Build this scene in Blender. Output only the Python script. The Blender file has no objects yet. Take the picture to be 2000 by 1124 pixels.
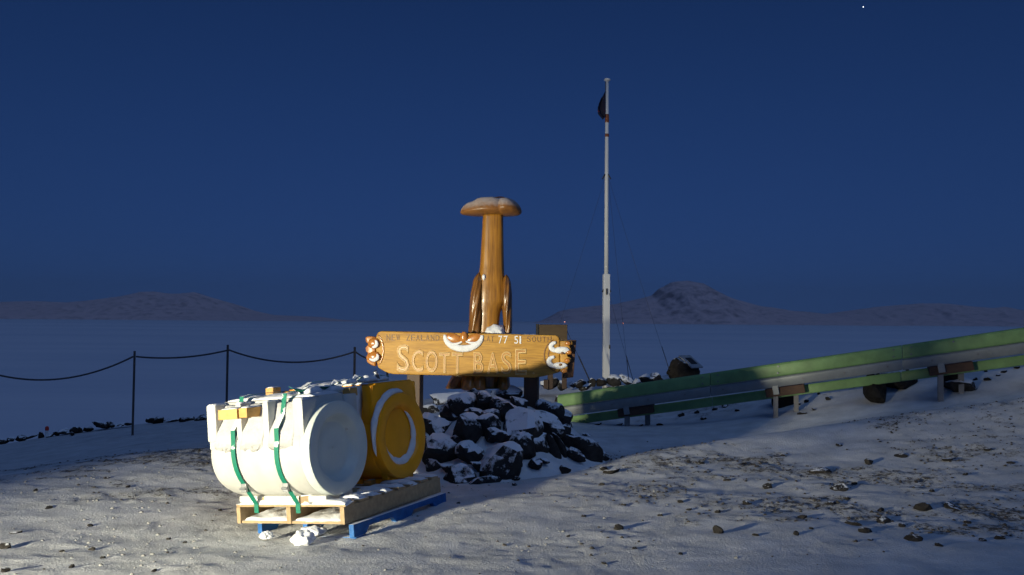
import bpy, bmesh, math, random
import numpy as np
from mathutils import Vector, Matrix, noise as mnoise
R = math.radians
scene = bpy.context.scene
C = scene.collection

# ------------------------------------------------------------------ camera
FOC = 1667.0                       # focal length in photograph pixels (2000 wide)
CAMZ = 1.62
cam = bpy.data.cameras.new('camera')
cam.sensor_width = 36.0
cam.sensor_fit = 'HORIZONTAL'
cam.lens = 36.0 * FOC / 2000.0
cam.clip_start = 0.05
cam.clip_end = 90000.0
cam_o = bpy.data.objects.new('camera', cam)
C.objects.link(cam_o)
CM = Matrix.Translation((0, 0, CAMZ)) @ Matrix.Rotation(R(90 + 2.27), 4, 'X') @ Matrix.Rotation(R(0.45), 4, 'Z')
cam_o.matrix_world = CM
scene.camera = cam_o

# ------------------------------------------------------------------ sky
world = bpy.data.worlds.new('World')
scene.world = world
world.use_nodes = True
wn = world.node_tree
sky = wn.nodes.new('ShaderNodeTexSky')
sky.sky_type = 'NISHITA'
sky.sun_disc = False
sky.sun_elevation = R(-1.1)
sky.sun_rotation = R(180)
sky.ozone_density = 4.0
sky.air_density = 1.0
sky.dust_density = 0.6
# dusk sky: the lookup is lifted off the horizon, where the thick dusk band of the model sits
tcw = wn.nodes.new('ShaderNodeTexCoord'); sxy = wn.nodes.new('ShaderNodeSeparateXYZ'); cxy = wn.nodes.new('ShaderNodeCombineXYZ')
lift = wn.nodes.new('ShaderNodeMath'); lift.operation = 'MULTIPLY_ADD'; lift.inputs[1].default_value = 1.5; lift.inputs[2].default_value = 0.27
wn.links.new(tcw.outputs['Generated'], sxy.inputs[0]); wn.links.new(sxy.outputs[2], lift.inputs[0])
wn.links.new(sxy.outputs[0], cxy.inputs[0]); wn.links.new(sxy.outputs[1], cxy.inputs[1]); wn.links.new(lift.outputs[0], cxy.inputs[2])
wn.links.new(cxy.outputs[0], sky.inputs[0])
tint = wn.nodes.new('ShaderNodeMix'); tint.data_type = 'RGBA'; tint.blend_type = 'MULTIPLY'
tint.inputs['Factor'].default_value = 1.0
tint.inputs[7].default_value = (0.76, 1.0, 0.97, 1)
wn.links.new(sky.outputs[0], tint.inputs[6])
wn.links.new(tint.outputs[2], wn.nodes['Background'].inputs[0])
wn.nodes['Background'].inputs[1].default_value = 0.138

# ------------------------------------------------------------------ broad afterglow from high behind the camera
sun = bpy.data.lights.new('sun', 'SUN')
sun.energy = 0.095
sun.color = (0.36, 0.57, 1.0)
sun.angle = R(50)
sun_o = bpy.data.objects.new('sun', sun)
C.objects.link(sun_o)
sun_o.rotation_euler = Vector((-0.45, 0.6, -1.0)).to_track_quat('-Z', 'Y').to_euler()

# ------------------------------------------------------------------ exposure
vs = scene.view_settings
vs.view_transform = 'Standard'
vs.look = 'None'
vs.exposure = 2.0
vs.gamma = 1.0

# lamp position used further down by the flood light builder
LAMP = Vector((-6.9, 0.2, 1.09))
LAMP_W = 930.0

# ================================================================== helpers
def ray(px, py):
    v = Vector(((px - 1000.0) / FOC, -(py - 562.0) / FOC, -1.0))
    return (CM.to_3x3() @ v)

def at(px, py, d):
    """world point seen at a photograph pixel, at depth d (metres along +Y)"""
    r = ray(px, py)
    return Vector((0, 0, CAMZ)) + r * (d / r.y)

def tag(o, label=None, cat=None, group=None, kind=None):
    if label: o['label'] = label
    if cat: o['category'] = cat
    if group: o['group'] = group
    if kind: o['kind'] = kind
    return o

def empty(name, loc=(0, 0, 0), label=None, cat=None, group=None):
    o = bpy.data.objects.new(name, None)
    o.empty_display_size = 0.1
    C.objects.link(o)
    o.location = loc
    return tag(o, label, cat, group)

def link(name, me, mat=None, parent=None, smooth=False, world_coords=True):
    o = bpy.data.objects.new(name, me)
    C.objects.link(o)
    if mat is not None and not me.materials:
        me.materials.append(mat)
    if smooth:
        me.polygons.foreach_set('use_smooth', [True] * len(me.polygons))
    if parent is not None:
        o.parent = parent
        if world_coords:           # mesh coordinates are world coordinates
            o.matrix_parent_inverse = wmat(parent).inverted()
    return o

def wmat(o):
    m = Matrix.LocRotScale(o.location, o.rotation_euler.to_quaternion() if o.rotation_mode != 'QUATERNION' else o.rotation_quaternion, o.scale)
    if o.parent is not None:
        m = wmat(o.parent) @ o.matrix_parent_inverse @ m
    return m

class MB:
    def __init__(s):
        s.v = []; s.f = []
    def add(s, vs_, fs):
        b = len(s.v)
        s.v += [tuple(v) for v in vs_]
        s.f += [tuple(b + i for i in f) for f in fs]
        return s
    def box(s, x0, x1, y0, y1, z0, z1, m=None, jit=0.0, rng=None):
        p = [Vector((x, y, z)) for z in (z0, z1) for y in (y0, y1) for x in (x0, x1)]
        if jit:
            p = [q + Vector((rng.uniform(-jit, jit), rng.uniform(-jit, jit), rng.uniform(-jit, jit))) for q in p]
        if m is not None:
            p = [m @ q for q in p]
        return s.add(p, [(0, 2, 3, 1), (4, 5, 7, 6), (0, 1, 5, 4), (2, 6, 7, 3), (0, 4, 6, 2), (1, 3, 7, 5)])
    def tube(s, pts, rad, n=8, cap=True):
        pts = [Vector(p) for p in pts]
        if not hasattr(rad, '__len__'):
            rad = [rad] * len(pts)
        rings = []
        up = None
        for i, p in enumerate(pts):
            t = (pts[min(i + 1, len(pts) - 1)] - pts[max(i - 1, 0)]).normalized()
            if up is None:
                a = Vector((0, 0, 1)) if abs(t.z) < 0.9 else Vector((1, 0, 0))
                up = t.cross(a).normalized()
            up = (up - t * up.dot(t)).normalized()
            sd = t.cross(up)
            rings.append([p + (up * math.cos(k * 2 * math.pi / n) + sd * math.sin(k * 2 * math.pi / n)) * rad[i] for k in range(n)])
        return s.loft(rings, cap)
    def loft(s, rings, cap=True, closed=True):
        n = len(rings[0]); b = len(s.v)
        for r in rings:
            s.v += [tuple(p) for p in r]
        for i in range(len(rings) - 1):
            for k in range(n if closed else n - 1):
                k2 = (k + 1) % n
                s.f.append((b + i * n + k, b + i * n + k2, b + (i + 1) * n + k2, b + (i + 1) * n + k))
        if cap:
            s.f.append(tuple(b + k for k in reversed(range(n))))
            s.f.append(tuple(b + (len(rings) - 1) * n + k for k in range(n)))
        return s
    def mesh(s, name, fix=True):
        me = bpy.data.meshes.new(name)
        me.from_pydata(s.v, [], s.f)
        if fix:
            bm = bmesh.new(); bm.from_mesh(me)
            bmesh.ops.recalc_face_normals(bm, faces=bm.faces)
            bm.to_mesh(me); bm.free()
        me.update()
        return me
    def build(s, name, mat, parent=None, smooth=False, bevel=0.0, fix=True, auto=None, wc=True, seg=2):
        me = s.mesh(name, fix)
        if bevel:
            bm = bmesh.new(); bm.from_mesh(me)
            es = [e for e in bm.edges if len(e.link_faces) == 2 and e.calc_face_angle(0) > 0.5]
            bmesh.ops.bevel(bm, geom=es, offset=bevel, segments=seg, profile=0.5, affect='EDGES', clamp_overlap=True)
            bm.to_mesh(me); bm.free()
        o = link(name, me, mat, parent, smooth, wc)
        if auto is not None:
            me.polygons.foreach_set('use_smooth', [True] * len(me.polygons))
            me.set_sharp_from_angle(angle=R(auto))
        return o

# ---- numpy value noise
def _hash(ix, iy, seed):
    h = (ix.astype(np.int64) * 374761393 + iy.astype(np.int64) * 668265263 + seed * 1442695041) & 0xFFFFFFFF
    h = ((h ^ (h >> 13)) * 1274126177) & 0xFFFFFFFF
    h = h ^ (h >> 16)
    return (h & 0xFFFF) / 65535.0

def vnoise(x, y, seed=0):
    ix = np.floor(x); iy = np.floor(y)
    fx = x - ix; fy = y - iy
    ux = fx * fx * fx * (fx * (fx * 6 - 15) + 10); uy = fy * fy * fy * (fy * (fy * 6 - 15) + 10)
    a = _hash(ix, iy, seed); b = _hash(ix + 1, iy, seed); c = _hash(ix, iy + 1, seed); d = _hash(ix + 1, iy + 1, seed)
    return (a + (b - a) * ux) * (1 - uy) + (c + (d - c) * ux) * uy

def fbm(x, y, seed=0, oct=4, gain=0.5):
    s = 0.0; a = 1.0; t = 0.0
    for o in range(oct):
        c, sn = math.cos(o * 0.7), math.sin(o * 0.7)
        s = s + a * vnoise((c * x - sn * y) * 2 ** o, (sn * x + c * y) * 2 ** o, seed + o * 17)
        t += a; a *= gain
    return s / t

def sstep(a, b, x):
    t = np.clip((x - a) / (b - a), 0, 1)
    return t * t * (3 - 2 * t)

# ---- materials
def new_mat(name):
    m = bpy.data.materials.new(name)
    m.use_nodes = True
    nt = m.node_tree
    return m, nt, nt.nodes['Principled BSDF']

class N:
    """small node helper"""
    def __init__(s, nt): s.nt = nt
    def n(s, typ, **kw):
        nd = s.nt.nodes.new(typ)
        for k, v in kw.items(): setattr(nd, k, v)
        return nd
    def l(s, a, b): s.nt.links.new(a, b)
    def noise(s, vec, scale, detail=4, rough=0.55):
        nd = s.n('ShaderNodeTexNoise'); nd.inputs['Scale'].default_value = scale
        nd.inputs['Detail'].default_value = detail; nd.inputs['Roughness'].default_value = rough
        if vec is not None: s.l(vec, nd.inputs['Vector'])
        return nd.outputs['Fac']
    def ramp(s, fac, stops):
        nd = s.n('ShaderNodeValToRGB')
        cr = nd.color_ramp
        while len(cr.elements) < len(stops): cr.elements.new(0.5)
        for e, (p, c) in zip(cr.elements, stops):
            e.position = p
            e.color = (c, c, c, 1) if not hasattr(c, '__len__') else (*c, 1)
        s.l(fac, nd.inputs[0])
        return nd.outputs[0]
    def math(s, op, a, b=None, clamp=False):
        nd = s.n('ShaderNodeMath', operation=op); nd.use_clamp = clamp
        for i, q in enumerate((a, b)):
            if q is None: continue
            if isinstance(q, (int, float)): nd.inputs[i].default_value = q
            else: s.l(q, nd.inputs[i])
        return nd.outputs[0]
    def mix(s, fac, a, b):
        nd = s.n('ShaderNodeMix', data_type='RGBA')
        if isinstance(fac, (int, float)): nd.inputs['Factor'].default_value = fac
        else: s.l(fac, nd.inputs['Factor'])
        for key, q in (('A', a), ('B', b)):
            sock = [i for i in nd.inputs if i.name == key and i.type == 'RGBA'][0]
            if hasattr(q, '__len__'): sock.default_value = (*q, 1)
            else: s.l(q, sock)
        return [o for o in nd.outputs if o.type == 'RGBA'][0]
    def bump(s, h, bsdf, strength=0.5, dist=0.02):
        nd = s.n('ShaderNodeBump'); nd.inputs['Strength'].default_value = strength
        nd.inputs['Distance'].default_value = dist
        s.l(h, nd.inputs['Height']); s.l(nd.outputs[0], bsdf.inputs['Normal'])
    def pos(s): return s.n('ShaderNodeNewGeometry').outputs['Position']
    def obj(s): return s.n('ShaderNodeTexCoord').outputs['Object']
    def scale(s, vec, sc):
        nd = s.n('ShaderNodeMapping'); nd.inputs['Scale'].default_value = sc
        s.l(vec, nd.inputs['Vector']); return nd.outputs[0]
    def up(s):
        g = s.n('ShaderNodeNewGeometry'); x = s.n('ShaderNodeSeparateXYZ')
        s.l(g.outputs['Normal'], x.inputs[0]); return x.outputs['Z']

SNOW = (0.80, 0.82, 0.86)

def mat_snow(name='snow', tint=SNOW, lump=14.0, bump=0.5):
    m, nt, b = new_mat(name); k = N(nt)
    p = k.pos()
    n1 = k.noise(p, lump, 6, 0.6)
    col = k.mix(k.ramp(n1, [(0.3, 0.0), (0.75, 1.0)]), tuple(c * 0.86 for c in tint), tint)
    k.l(col, b.inputs['Base Color'])
    b.inputs['Roughness'].default_value = 0.75
    b.inputs['Specular IOR Level'].default_value = 0.2
    k.bump(k.noise(p, lump * 2.5, 5, 0.6), b, bump, 0.02)
    return m

def mat_solid(name, col, rough=0.5, var=0.12, scale=20.0, bump=0.15, metal=0.0, spec=0.5, stretch=(1, 1, 1), dist=0.01):
    m, nt, b = new_mat(name); k = N(nt)
    p = k.scale(k.pos(), stretch)
    n1 = k.noise(p, scale, 5, 0.6)
    lo = tuple(c * (1 - var) for c in col); hi = tuple(min(1, c * (1 + var)) for c in col)
    k.l(k.mix(k.ramp(n1, [(0.25, 0.0), (0.75, 1.0)]), lo, hi), b.inputs['Base Color'])
    b.inputs['Roughness'].default_value = rough
    b.inputs['Metallic'].default_value = metal
    b.inputs['Specular IOR Level'].default_value = spec
    if bump: k.bump(k.noise(p, scale * 3, 4), b, bump, dist)
    return m

def mat_frosted(name, base, snow=SNOW, thr=0.45, soft=0.25, amp=0.9, nscale=9.0, rough=0.6, var=0.3, bscale=14.0, bump=0.6, spec=0.4, stretch=(1, 1, 1), maxsnow=1.0):
    """surface carrying snow on whatever faces up, broken by noise"""
    m, nt, b = new_mat(name); k = N(nt)
    p = k.pos()
    nb = k.noise(k.scale(p, stretch), bscale, 6, 0.65)
    bc = k.mix(k.ramp(nb, [(0.3, 0.0), (0.7, 1.0)]), tuple(c * (1 - var) for c in base), tuple(min(1, c * (1 + var)) for c in base))
    ns = k.noise(p, nscale, 6, 0.68)
    f = k.math('ADD', k.up(), k.math('MULTIPLY', k.math('SUBTRACT', ns, 0.5), amp * 2))
    f = k.ramp(f, [(max(0.0, thr), 0.0), (min(1.0, thr + soft), maxsnow)])
    k.l(k.mix(f, bc, snow), b.inputs['Base Color'])
    rr = k.math('ADD', k.math('MULTIPLY', f, 0.8 - rough), rough)
    k.l(rr, b.inputs['Roughness'])
    b.inputs['Specular IOR Level'].default_value = spec
    k.bump(k.math('ADD', nb, k.math('MULTIPLY', f, 0.5)), b, bump, 0.02)
    return m

def mat_wood(name, lo, hi, rough=0.35, axis=(1, 12, 12), scale=3.0, bump=0.15, snow=0.0, coat=0.0):
    m, nt, b = new_mat(name); k = N(nt)
    p = k.pos()
    q = k.scale(p, axis)
    n1 = k.noise(q, scale, 6, 0.6)
    n2 = k.noise(p, 2.3, 3)
    f = k.math('ADD', k.math('MULTIPLY', n1, 0.7), k.math('MULTIPLY', n2, 0.3))
    col = k.mix(k.ramp(f, [(0.32, 0.0), (0.66, 1.0)]), lo, hi)
    if snow > 0:
        ns = k.noise(p, 16, 6, 0.65)
        s = k.math('ADD', k.up(), k.math('MULTIPLY', k.math('SUBTRACT', ns, 0.5), 0.9))
        s = k.ramp(s, [(0.42, 0.0), (0.72, snow)])
        col = k.mix(s, col, SNOW)
        k.l(k.math('ADD', k.math('MULTIPLY', s, 0.5), rough, True), b.inputs['Roughness'])
    else:
        b.inputs['Roughness'].default_value = rough
    k.l(col, b.inputs['Base Color'])
    b.inputs['Coat Weight'].default_value = coat
    b.inputs['Coat Roughness'].default_value = 0.15
    k.bump(n1, b, bump, 0.01)
    return m

def mat_emit(name, col, s):
    m, nt, b = new_mat(name)
    b.inputs['Base Color'].default_value = (0.02, 0.02, 0.02, 1)
    b.inputs['Emission Color'].default_value = (*col, 1)
    b.inputs['Emission Strength'].default_value = s
    return m

# ================================================================== terrain
CP = []
def cp(px, py, d):
    p = at(px, py, d); CP.append((p.x, p.y, p.z))
def cz(x, y, z): CP.append((x, y, z))
for x in (-4, -2, 0, 2, 4):
    for y in (-3, 1.5, 4.2): cz(x, y, 0.0)
cz(-8, -3, 0); cz(-7, 2, 0.0); cz(-6, 5, -0.02); cz(8, -3, 0.1); cz(7, 2, .1)
cz(-2, 6.4, -.06); cz(-1.1, 6.3, 0.0); cz(-1.9, 7, -.08); cz(-0.6, 7.6, 0.0); cz(0.6, 6.5, 0); cz(2, 6.8, .02); cz(3.8, 6.6, .05); cz(-3, 8, -.06)
cp(0, 960, 8.0); cp(220, 920, 8.9); cp(430, 878, 10.3)
cp(0, 868, 17); cp(200, 833, 18); cp(420, 817, 17); cp(100, 905, 12); cp(300, 862, 13)
cz(-3, 15, -.25); cz(-1.6, 15, -.05); cz(-1.0, 11, -.02); cz(0.2, 9.7, 0.0); cz(-3.2, 11.5, -.08)
cp(1200, 912, 9.5); cp(1400, 876, 10.4); cp(1600, 847, 10.8); cp(1800, 814, 11); cp(2000, 788, 11)
cz(5.2, 8.5, 0.22); cz(6.6, 8.8, .38); cz(3.3, 8.6, .10)
cp(1225, 834, 14); cp(1515, 816, 13.2); cp(1837, 774, 12.4); cp(2000, 752, 12.1); cp(1100, 838, 13.6)
cp(1300, 800, 15.6); cp(1450, 782, 14.8); cp(1600, 762, 14.3); cp(1750, 738, 13.9); cp(1900, 718, 13.5); cp(2000, 700, 13.3)
cp(1100, 762, 17.0); cp(1180, 756, 17.2); cp(1350, 746, 17.2); cp(1500, 742, 16.5); cp(1700, 722, 15.3)
cz(9, 12, 1.2); cz(9.5, 9, .8)
CPA = np.array(CP)
def _tps(r2): return np.where(r2 > 1e-12, 0.5 * r2 * np.log(r2 + 1e-12), 0.0)
_n = len(CPA)
_K = _tps(((CPA[:, None, :2] - CPA[None, :, :2]) ** 2).sum(-1)) + np.eye(_n) * 0.15
_P = np.c_[np.ones(_n), CPA[:, :2]]
_A = np.block([[_K, _P], [_P.T, np.zeros((3, 3))]])
_W = np.linalg.solve(_A, np.r_[CPA[:, 2], 0, 0, 0])

EX = [-40, -14, -10.2, -8.6, -5.9, -3, 1.0, 2.0, 3.3, 4.2, 6, 8, 12, 40]
EY = [12, 15.5, 17.0, 17.8, 17.2, 17.0, 17.6, 17.9, 18.2, 17.6, 16.6, 16.0, 15.5, 14]
def base_h(x, y):
    x = np.asarray(x, float); y = np.asarray(y, float)
    xc = np.clip(x, -11, 10); yc = np.clip(y, -3.5, 18.5)
    sh = xc.shape
    q = np.c_[xc.ravel(), yc.ravel()]
    out = np.empty(len(q))
    for i in range(0, len(q), 40000):
        c = q[i:i + 40000]
        k = _tps(((c[:, None, :] - CPA[None, :, :2]) ** 2).sum(-1))
        out[i:i + 40000] = k @ _W[:_n] + _W[_n] + c @ _W[_n + 1:]
    z = out.reshape(sh)
    yc = np.interp(x, [0.6, 1.15, 2.5, 3.9, 5.3, 6.6, 9], [9.0, 9.6, 10.3, 10.7, 10.8, 10.8, 10.8])
    on = sstep(0.7, 1.6, x) * (1 - sstep(7.5, 9.0, x))
    z = z + on * (0.10 * np.exp(-((y - yc) / 0.5) ** 2) - 0.10 * np.exp(-((y - yc - 1.4) / 0.7) ** 2))
    e = y - np.interp(x, EX, EY) - 0.5 * (vnoise(x * 0.9, x * 0 + 3.3, 5) - 0.5)
    z = z - np.where(e > 0, 0.55 * np.maximum(e, 0) + 0.1 * np.minimum(np.maximum(e, 0), 1), 0)
    side = np.maximum(-x - 11, 0)
    z = z - 0.06 * side
    return np.maximum(z, -15.0)

DRIFT = [(1560, 888, 130, 22), (1470, 1045, 150, 30), (1250, 1000, 60, 14), (1500, 1105, 420, 26), (1890, 1085, 160, 40), (1640, 925, 120, 12), (250, 985, 200, 20), (620, 1100, 160, 24), (1040, 1020, 130, 34), (1345, 860, 170, 30)]
def _dr():
    out = []
    for px, py, rx, ry in DRIFT:
        d = 1.62 * FOC / max(60.0, py - 628 - (px - 1000) * .008); d0 = 1.62 * FOC / (py + ry - 628); d1 = 1.62 * FOC / (py - ry - 628)
        out.append(((px - 1000) / FOC * d, d, rx / FOC * d, (d1 - d0) / 2))
    return out
DRW = _dr()
def grit_map(x, y):
    """how much dark grit shows through the snow: gritty crests, swept drifts"""
    big = fbm(x * 0.55, y * 0.8, 31, 4)
    mid = fbm(x * 1.5, y * 2.4, 51, 4, 0.6)
    fin = fbm(x * 5.0, y * 7.0, 61, 3, 0.6)
    mot = sstep(0.36, 0.64, 0.25 * big + 0.45 * mid + 0.30 * fin)
    right = sstep(-0.3, 2.2, x + 0.25 * (y - 7)) * sstep(5.6, 6.6, y) * (1 - sstep(10.4, 11.3, y - 0.03 * x))
    left = sstep(6.9, 8.4, y + 0.25 * (x + 4)) * (1 - sstep(10.6, 12.2, y)) * (1 - sstep(-2.6, -1.4, x))
    w = np.maximum(np.maximum(right, left * 1.05), 0.5)
    g = (0.22 + 0.78 * mot) * w
    heavy = sstep(3.2, 5.0, x) * sstep(7.6, 8.8, y) * (1 - sstep(10.8, 11.5, y - .03 * x))
    g = np.maximum(g, heavy * (0.45 + 0.55 * mot))
    for dx, dy, rx, ry in DRW:
        q = ((x - dx) / rx) ** 2 + ((y - dy) / ry) ** 2 + 1.6 * (mid - 0.5) + 0.8 * (fin - .5)
        g = g * (0.12 + 0.88 * sstep(0.55, 1.25, q))
    dip = sstep(10.7, 11.5, y - 0.02 * x) * sstep(0.4, 1.4, x)
    g = g * (1 - 0.95 * dip)
    leftfar = sstep(11.0, 13.0, y) * (1 - sstep(-2.5, -1.5, x))
    g = np.where(leftfar > 0, g * (1 - leftfar) + leftfar * 0.42 * (0.4 + mid), g)
    bank = sstep(13.6, 14.4, y + 0.22 * (x - 4)) * sstep(1.0, 2.0, x)
    g = np.maximum(g, bank * sstep(0.46, 0.62, 0.5 * mid + .5 * fin) * 0.85)
    return np.clip(g, 0, 1)

def ground_h(x, y):
    z = base_h(x, y)
    x = np.asarray(x, float); y = np.asarray(y, float)
    near = sstep(24, 14, y)
    g = grit_map(x, y)
    # wind drift forms, then lumps and clods
    z = z + near * 0.055 * (fbm(x * 0.55 + 0.3 * y, y * 0.9, 3, 3) - 0.5)
    z = z + near * 0.030 * (fbm(x * 1.5 - 0.9 * y, y * 2.6 + 0.3 * x, 7, 3) - 0.5)
    rough = 0.30 + 1.25 * g
    lum = fbm(x * 7.0, y * 7.0, 11, 3)
    z = z + near * rough * 0.018 * (lum - 0.5)
    l2 = fbm(x * 19.0, y * 19.0, 23, 2)
    z = z + near * rough * 0.017 * (np.maximum(l2, 0.42) - 0.5)
    return z

# cairn mound
CAX, CAY = -0.15, 10.05
def mound_h(x, y):
    r = np.sqrt(((x - CAX) / 1.38) ** 2 + ((y - CAY) / 1.42) ** 2)
    r = r * (1 + 0.22 * (fbm(x * 1.6, y * 1.6, 77, 3) - 0.5))
    h = 0.80 * (1 - sstep(0.18, 1.0, r)) ** 0.85
    return h

def hit(px, py, mound=False, dmin=3.0):
    r = ray(px, py)
    t = np.exp(np.linspace(math.log(dmin), math.log(30.0), 2500)) / r.y
    x = r.x * t; y = r.y * t; z = CAMZ + r.z * t
    h = base_h(x, y)
    if mound: h = np.maximum(h, h + mound_h(x, y) * 1.0)
    i = int(np.argmax(z < h)) if (z < h).any() else len(t) - 1
    return Vector((x[i], y[i], h[i]))

def gz(x, y):
    return float(ground_h(np.array([x]), np.array([y]))[0])

def axis_steps(stops):
    """[(pos, step), ...] -> graded coordinates"""
    out = [stops[0][0]]
    for (a, sa), (b, sb) in zip(stops[:-1], stops[1:]):
        p = a
        while p < b - 1e-6:
            s = sa + (sb - sa) * (p - a) / (b - a)
            p = min(b, p + s)
            out.append(p)
    return np.array(out)

def grid_mesh(name, xs, ys, zf):
    X, Y = np.meshgrid(xs, ys)
    Z = zf(X, Y)
    nx, ny = len(xs), len(ys)
    co = np.stack([X, Y, Z], -1).reshape(-1, 3)
    i = np.arange((ny - 1) * (nx - 1)); r = i // (nx - 1); c = i % (nx - 1)
    a = r * nx + c
    f = np.stack([a, a + 1, a + nx + 1, a + nx], -1)
    me = bpy.data.meshes.new(name)
    me.vertices.add(len(co)); me.vertices.foreach_set('co', co.ravel())
    me.loops.add(f.size); me.loops.foreach_set('vertex_index', f.ravel().astype(np.int32))
    me.polygons.add(len(f))
    me.polygons.foreach_set('loop_start', np.arange(0, f.size, 4, dtype=np.int32))
    me.polygons.foreach_set('use_smooth', np.ones(len(f), bool))
    me.update(); me.validate()
    return me, X, Y

# ---- ground material
def mat_ground():
    m, nt, b = new_mat('gritty_snow'); k = N(nt)
    p = k.pos()
    at_ = k.n('ShaderNodeAttribute', attribute_name='grit')
    g = at_.outputs['Fac']
    n1 = k.noise(p, 26, 8, 0.72)
    n2 = k.noise(p, 7.5, 6, 0.65)
    nn = k.math('ADD', k.math('MULTIPLY', n1, 0.65), k.math('MULTIPLY', n2, 0.35))
    # threshold the noise by the grit amount
    t = k.math('SUBTRACT', 0.66, k.math('MULTIPLY', g, 0.23))
    f = k.math('MULTIPLY', k.math('SUBTRACT', nn, t), 8.0, True)
    f = k.math('MAXIMUM', f, k.math('MULTIPLY', g, 0.22))
    stone = k.mix(k.noise(p, 60, 3), (0.045, 0.042, 0.040), (0.15, 0.135, 0.115))
    sn = k.mix(k.ramp(k.noise(p, 3.0, 5, 0.6), [(0.3, 0.0), (0.7, 1.0)]), (0.52, 0.53, 0.54), (0.72, 0.73, 0.75))
    k.l(k.mix(f, sn, stone), b.inputs['Base Color'])
    b.inputs['Roughness'].default_value = 0.8
    b.inputs['Specular IOR Level'].default_value = 0.2
    hgt = k.math('ADD', k.noise(p, 55, 5, 0.6), k.math('MULTIPLY', f, 0.6))
    k.bump(hgt, b, 0.6, 0.016)
    return m

xs = axis_steps([(-45, 4.0), (-14, 0.6), (-9, 0.12), (-5, 0.045), (-2.5, 0.030), (3.5, 0.030), (7, 0.05), (11, 0.4), (45, 4.0)])
ys = axis_steps([(-12, 1.5), (2.0, 0.3), (4.6, 0.035), (5.2, 0.026), (9.0, 0.036), (12, 0.05), (19, 0.12), (24, 0.6), (50, 3.0)])
gme, GX, GY = grid_mesh('ground', xs, ys, ground_h)
gr = grit_map(GX, GY).ravel().astype(np.float32)
a_ = gme.attributes.new('grit', 'FLOAT', 'POINT'); a_.data.foreach_set('value', gr)
M_ground = mat_ground()
ground = link('ground', gme, M_ground)
tag(ground, 'gravelly snow-covered ground sloping down to the sea ice', kind='structure')

# ---- sea ice out to the horizon
def mat_ice():
    m, nt, b = new_mat('sea_ice_snow'); k = N(nt)
    p = k.pos()
    n1 = k.noise(k.scale(p, (0.0005, 0.0035, 1)), 1.0, 6, 0.65)
    n2 = k.noise(k.scale(p, (0.006, 0.03, 1)), 1.0, 6, 0.65)
    n = k.math('ADD', k.math('MULTIPLY', n1, 0.6), k.math('MULTIPLY', n2, 0.4))
    k.l(k.mix(k.ramp(n, [(0.3, 0.0), (0.7, 1.0)]), (0.66, 0.68, 0.76), (0.96, 0.91, 0.92)), b.inputs['Base Color'])
    b.inputs['Roughness'].default_value = 0.7
    b.inputs['Specular IOR Level'].default_value = 0.2
    return m
SEA = -12.0
s_ = MB(); nseg = 96
s_.v = [(0, 0, SEA)]
for rr in (60, 400, 3000, 15000, 60000):
    for i in range(nseg):
        a = i * 2 * math.pi / nseg
        s_.v.append((rr * math.cos(a), rr * math.sin(a), SEA))
for i in range(nseg): s_.f.append((0, 1 + i, 1 + (i + 1) % nseg))
for r_ in range(4):
    for i in range(nseg):
        b0 = 1 + r_ * nseg; b1 = b0 + nseg
        s_.f.append((b0 + i, b1 + i, b1 + (i + 1) % nseg, b0 + (i + 1) % nseg))
sea = s_.build('sea_ice', mat_ice(), fix=False)
tag(sea, 'flat snow-covered sea ice reaching to the horizon', kind='structure')

# ---- mountains across the ice
def mat_mountain():
    m, nt, b = new_mat('mountain_snow_rock_painted_glow'); k = N(nt)
    p = k.pos()
    n1 = k.noise(p, 0.012, 8, 0.7)
    f = k.math('ADD', k.up(), k.math('MULTIPLY', k.math('SUBTRACT', n1, 0.5), 1.1))
    f = k.ramp(f, [(0.66, 0.0), (0.98, 1.0)])
    k.l(k.mix(f, (0.28, 0.18, 0.17), (0.95, 0.66, 0.62)), b.inputs['Base Color'])  # pink alpenglow is painted into the snow and rock colours
    b.inputs['Roughness'].default_value = 0.9
    b.inputs['Specular IOR Level'].default_value = 0.1
    return m
M_mount = mat_mountain()
def mountain(name, label, prof, d, depth, seed):
    pxs = [p[0] for p in prof]
    n = 260; ns = 70
    mb = MB()
    X = []; 
    for i in range(n):
        px = pxs[0] + (pxs[-1] - pxs[0]) * i / (n - 1)
        py = np.interp(px, pxs, [p[1] for p in prof])
        top = at(px, py, d)
        X.append((top.x, max(2.0, top.z - SEA)))
    xx = np.array([q[0] for q in X]); hh = np.array([q[1] for q in X])
    s = np.linspace(-1, 1, ns)
    XX, S = np.meshgrid(xx, s)
    HH = np.tile(hh, (ns, 1))
    sc = depth * 0.5
    rid = 1 - np.abs(2 * fbm(XX / (sc * 0.30), S * sc / (sc * 0.45), seed, 5, 0.55) - 1)
    te = np.linspace(0, 1, n); HH = HH * np.tile(np.minimum(1, np.minimum(te, 1 - te) / 0.08), (ns, 1))
    env = (1 - np.abs(S)) ** 0.8
    # carve flanks but keep the skyline
    k_ = np.abs(S) * 0.9
    Z = HH * env * (1 - k_ * 0.95 * (1 - rid)) * (1 + 0.06 * (fbm(XX / (sc * .12), S * 4, seed + 5, 3) - .5))
    YY = d + S * sc + 0.12 * sc * (fbm(XX / sc, S, seed + 9, 2) - .5)
    # keep the same bearing for the rear and front
    co = np.stack([XX, YY, SEA - 1 + Z], -1).reshape(-1, 3)
    f = [(r * n + c, r * n + c + 1, (r + 1) * n + c + 1, (r + 1) * n + c) for r in range(ns - 1) for c in range(n - 1)]
    me = bpy.data.meshes.new(name); me.from_pydata([tuple(q) for q in co], [], f); me.update()
    o = link(name, me, M_mount, smooth=True)
    tag(o, label, kind='structure')
    return o
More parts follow.
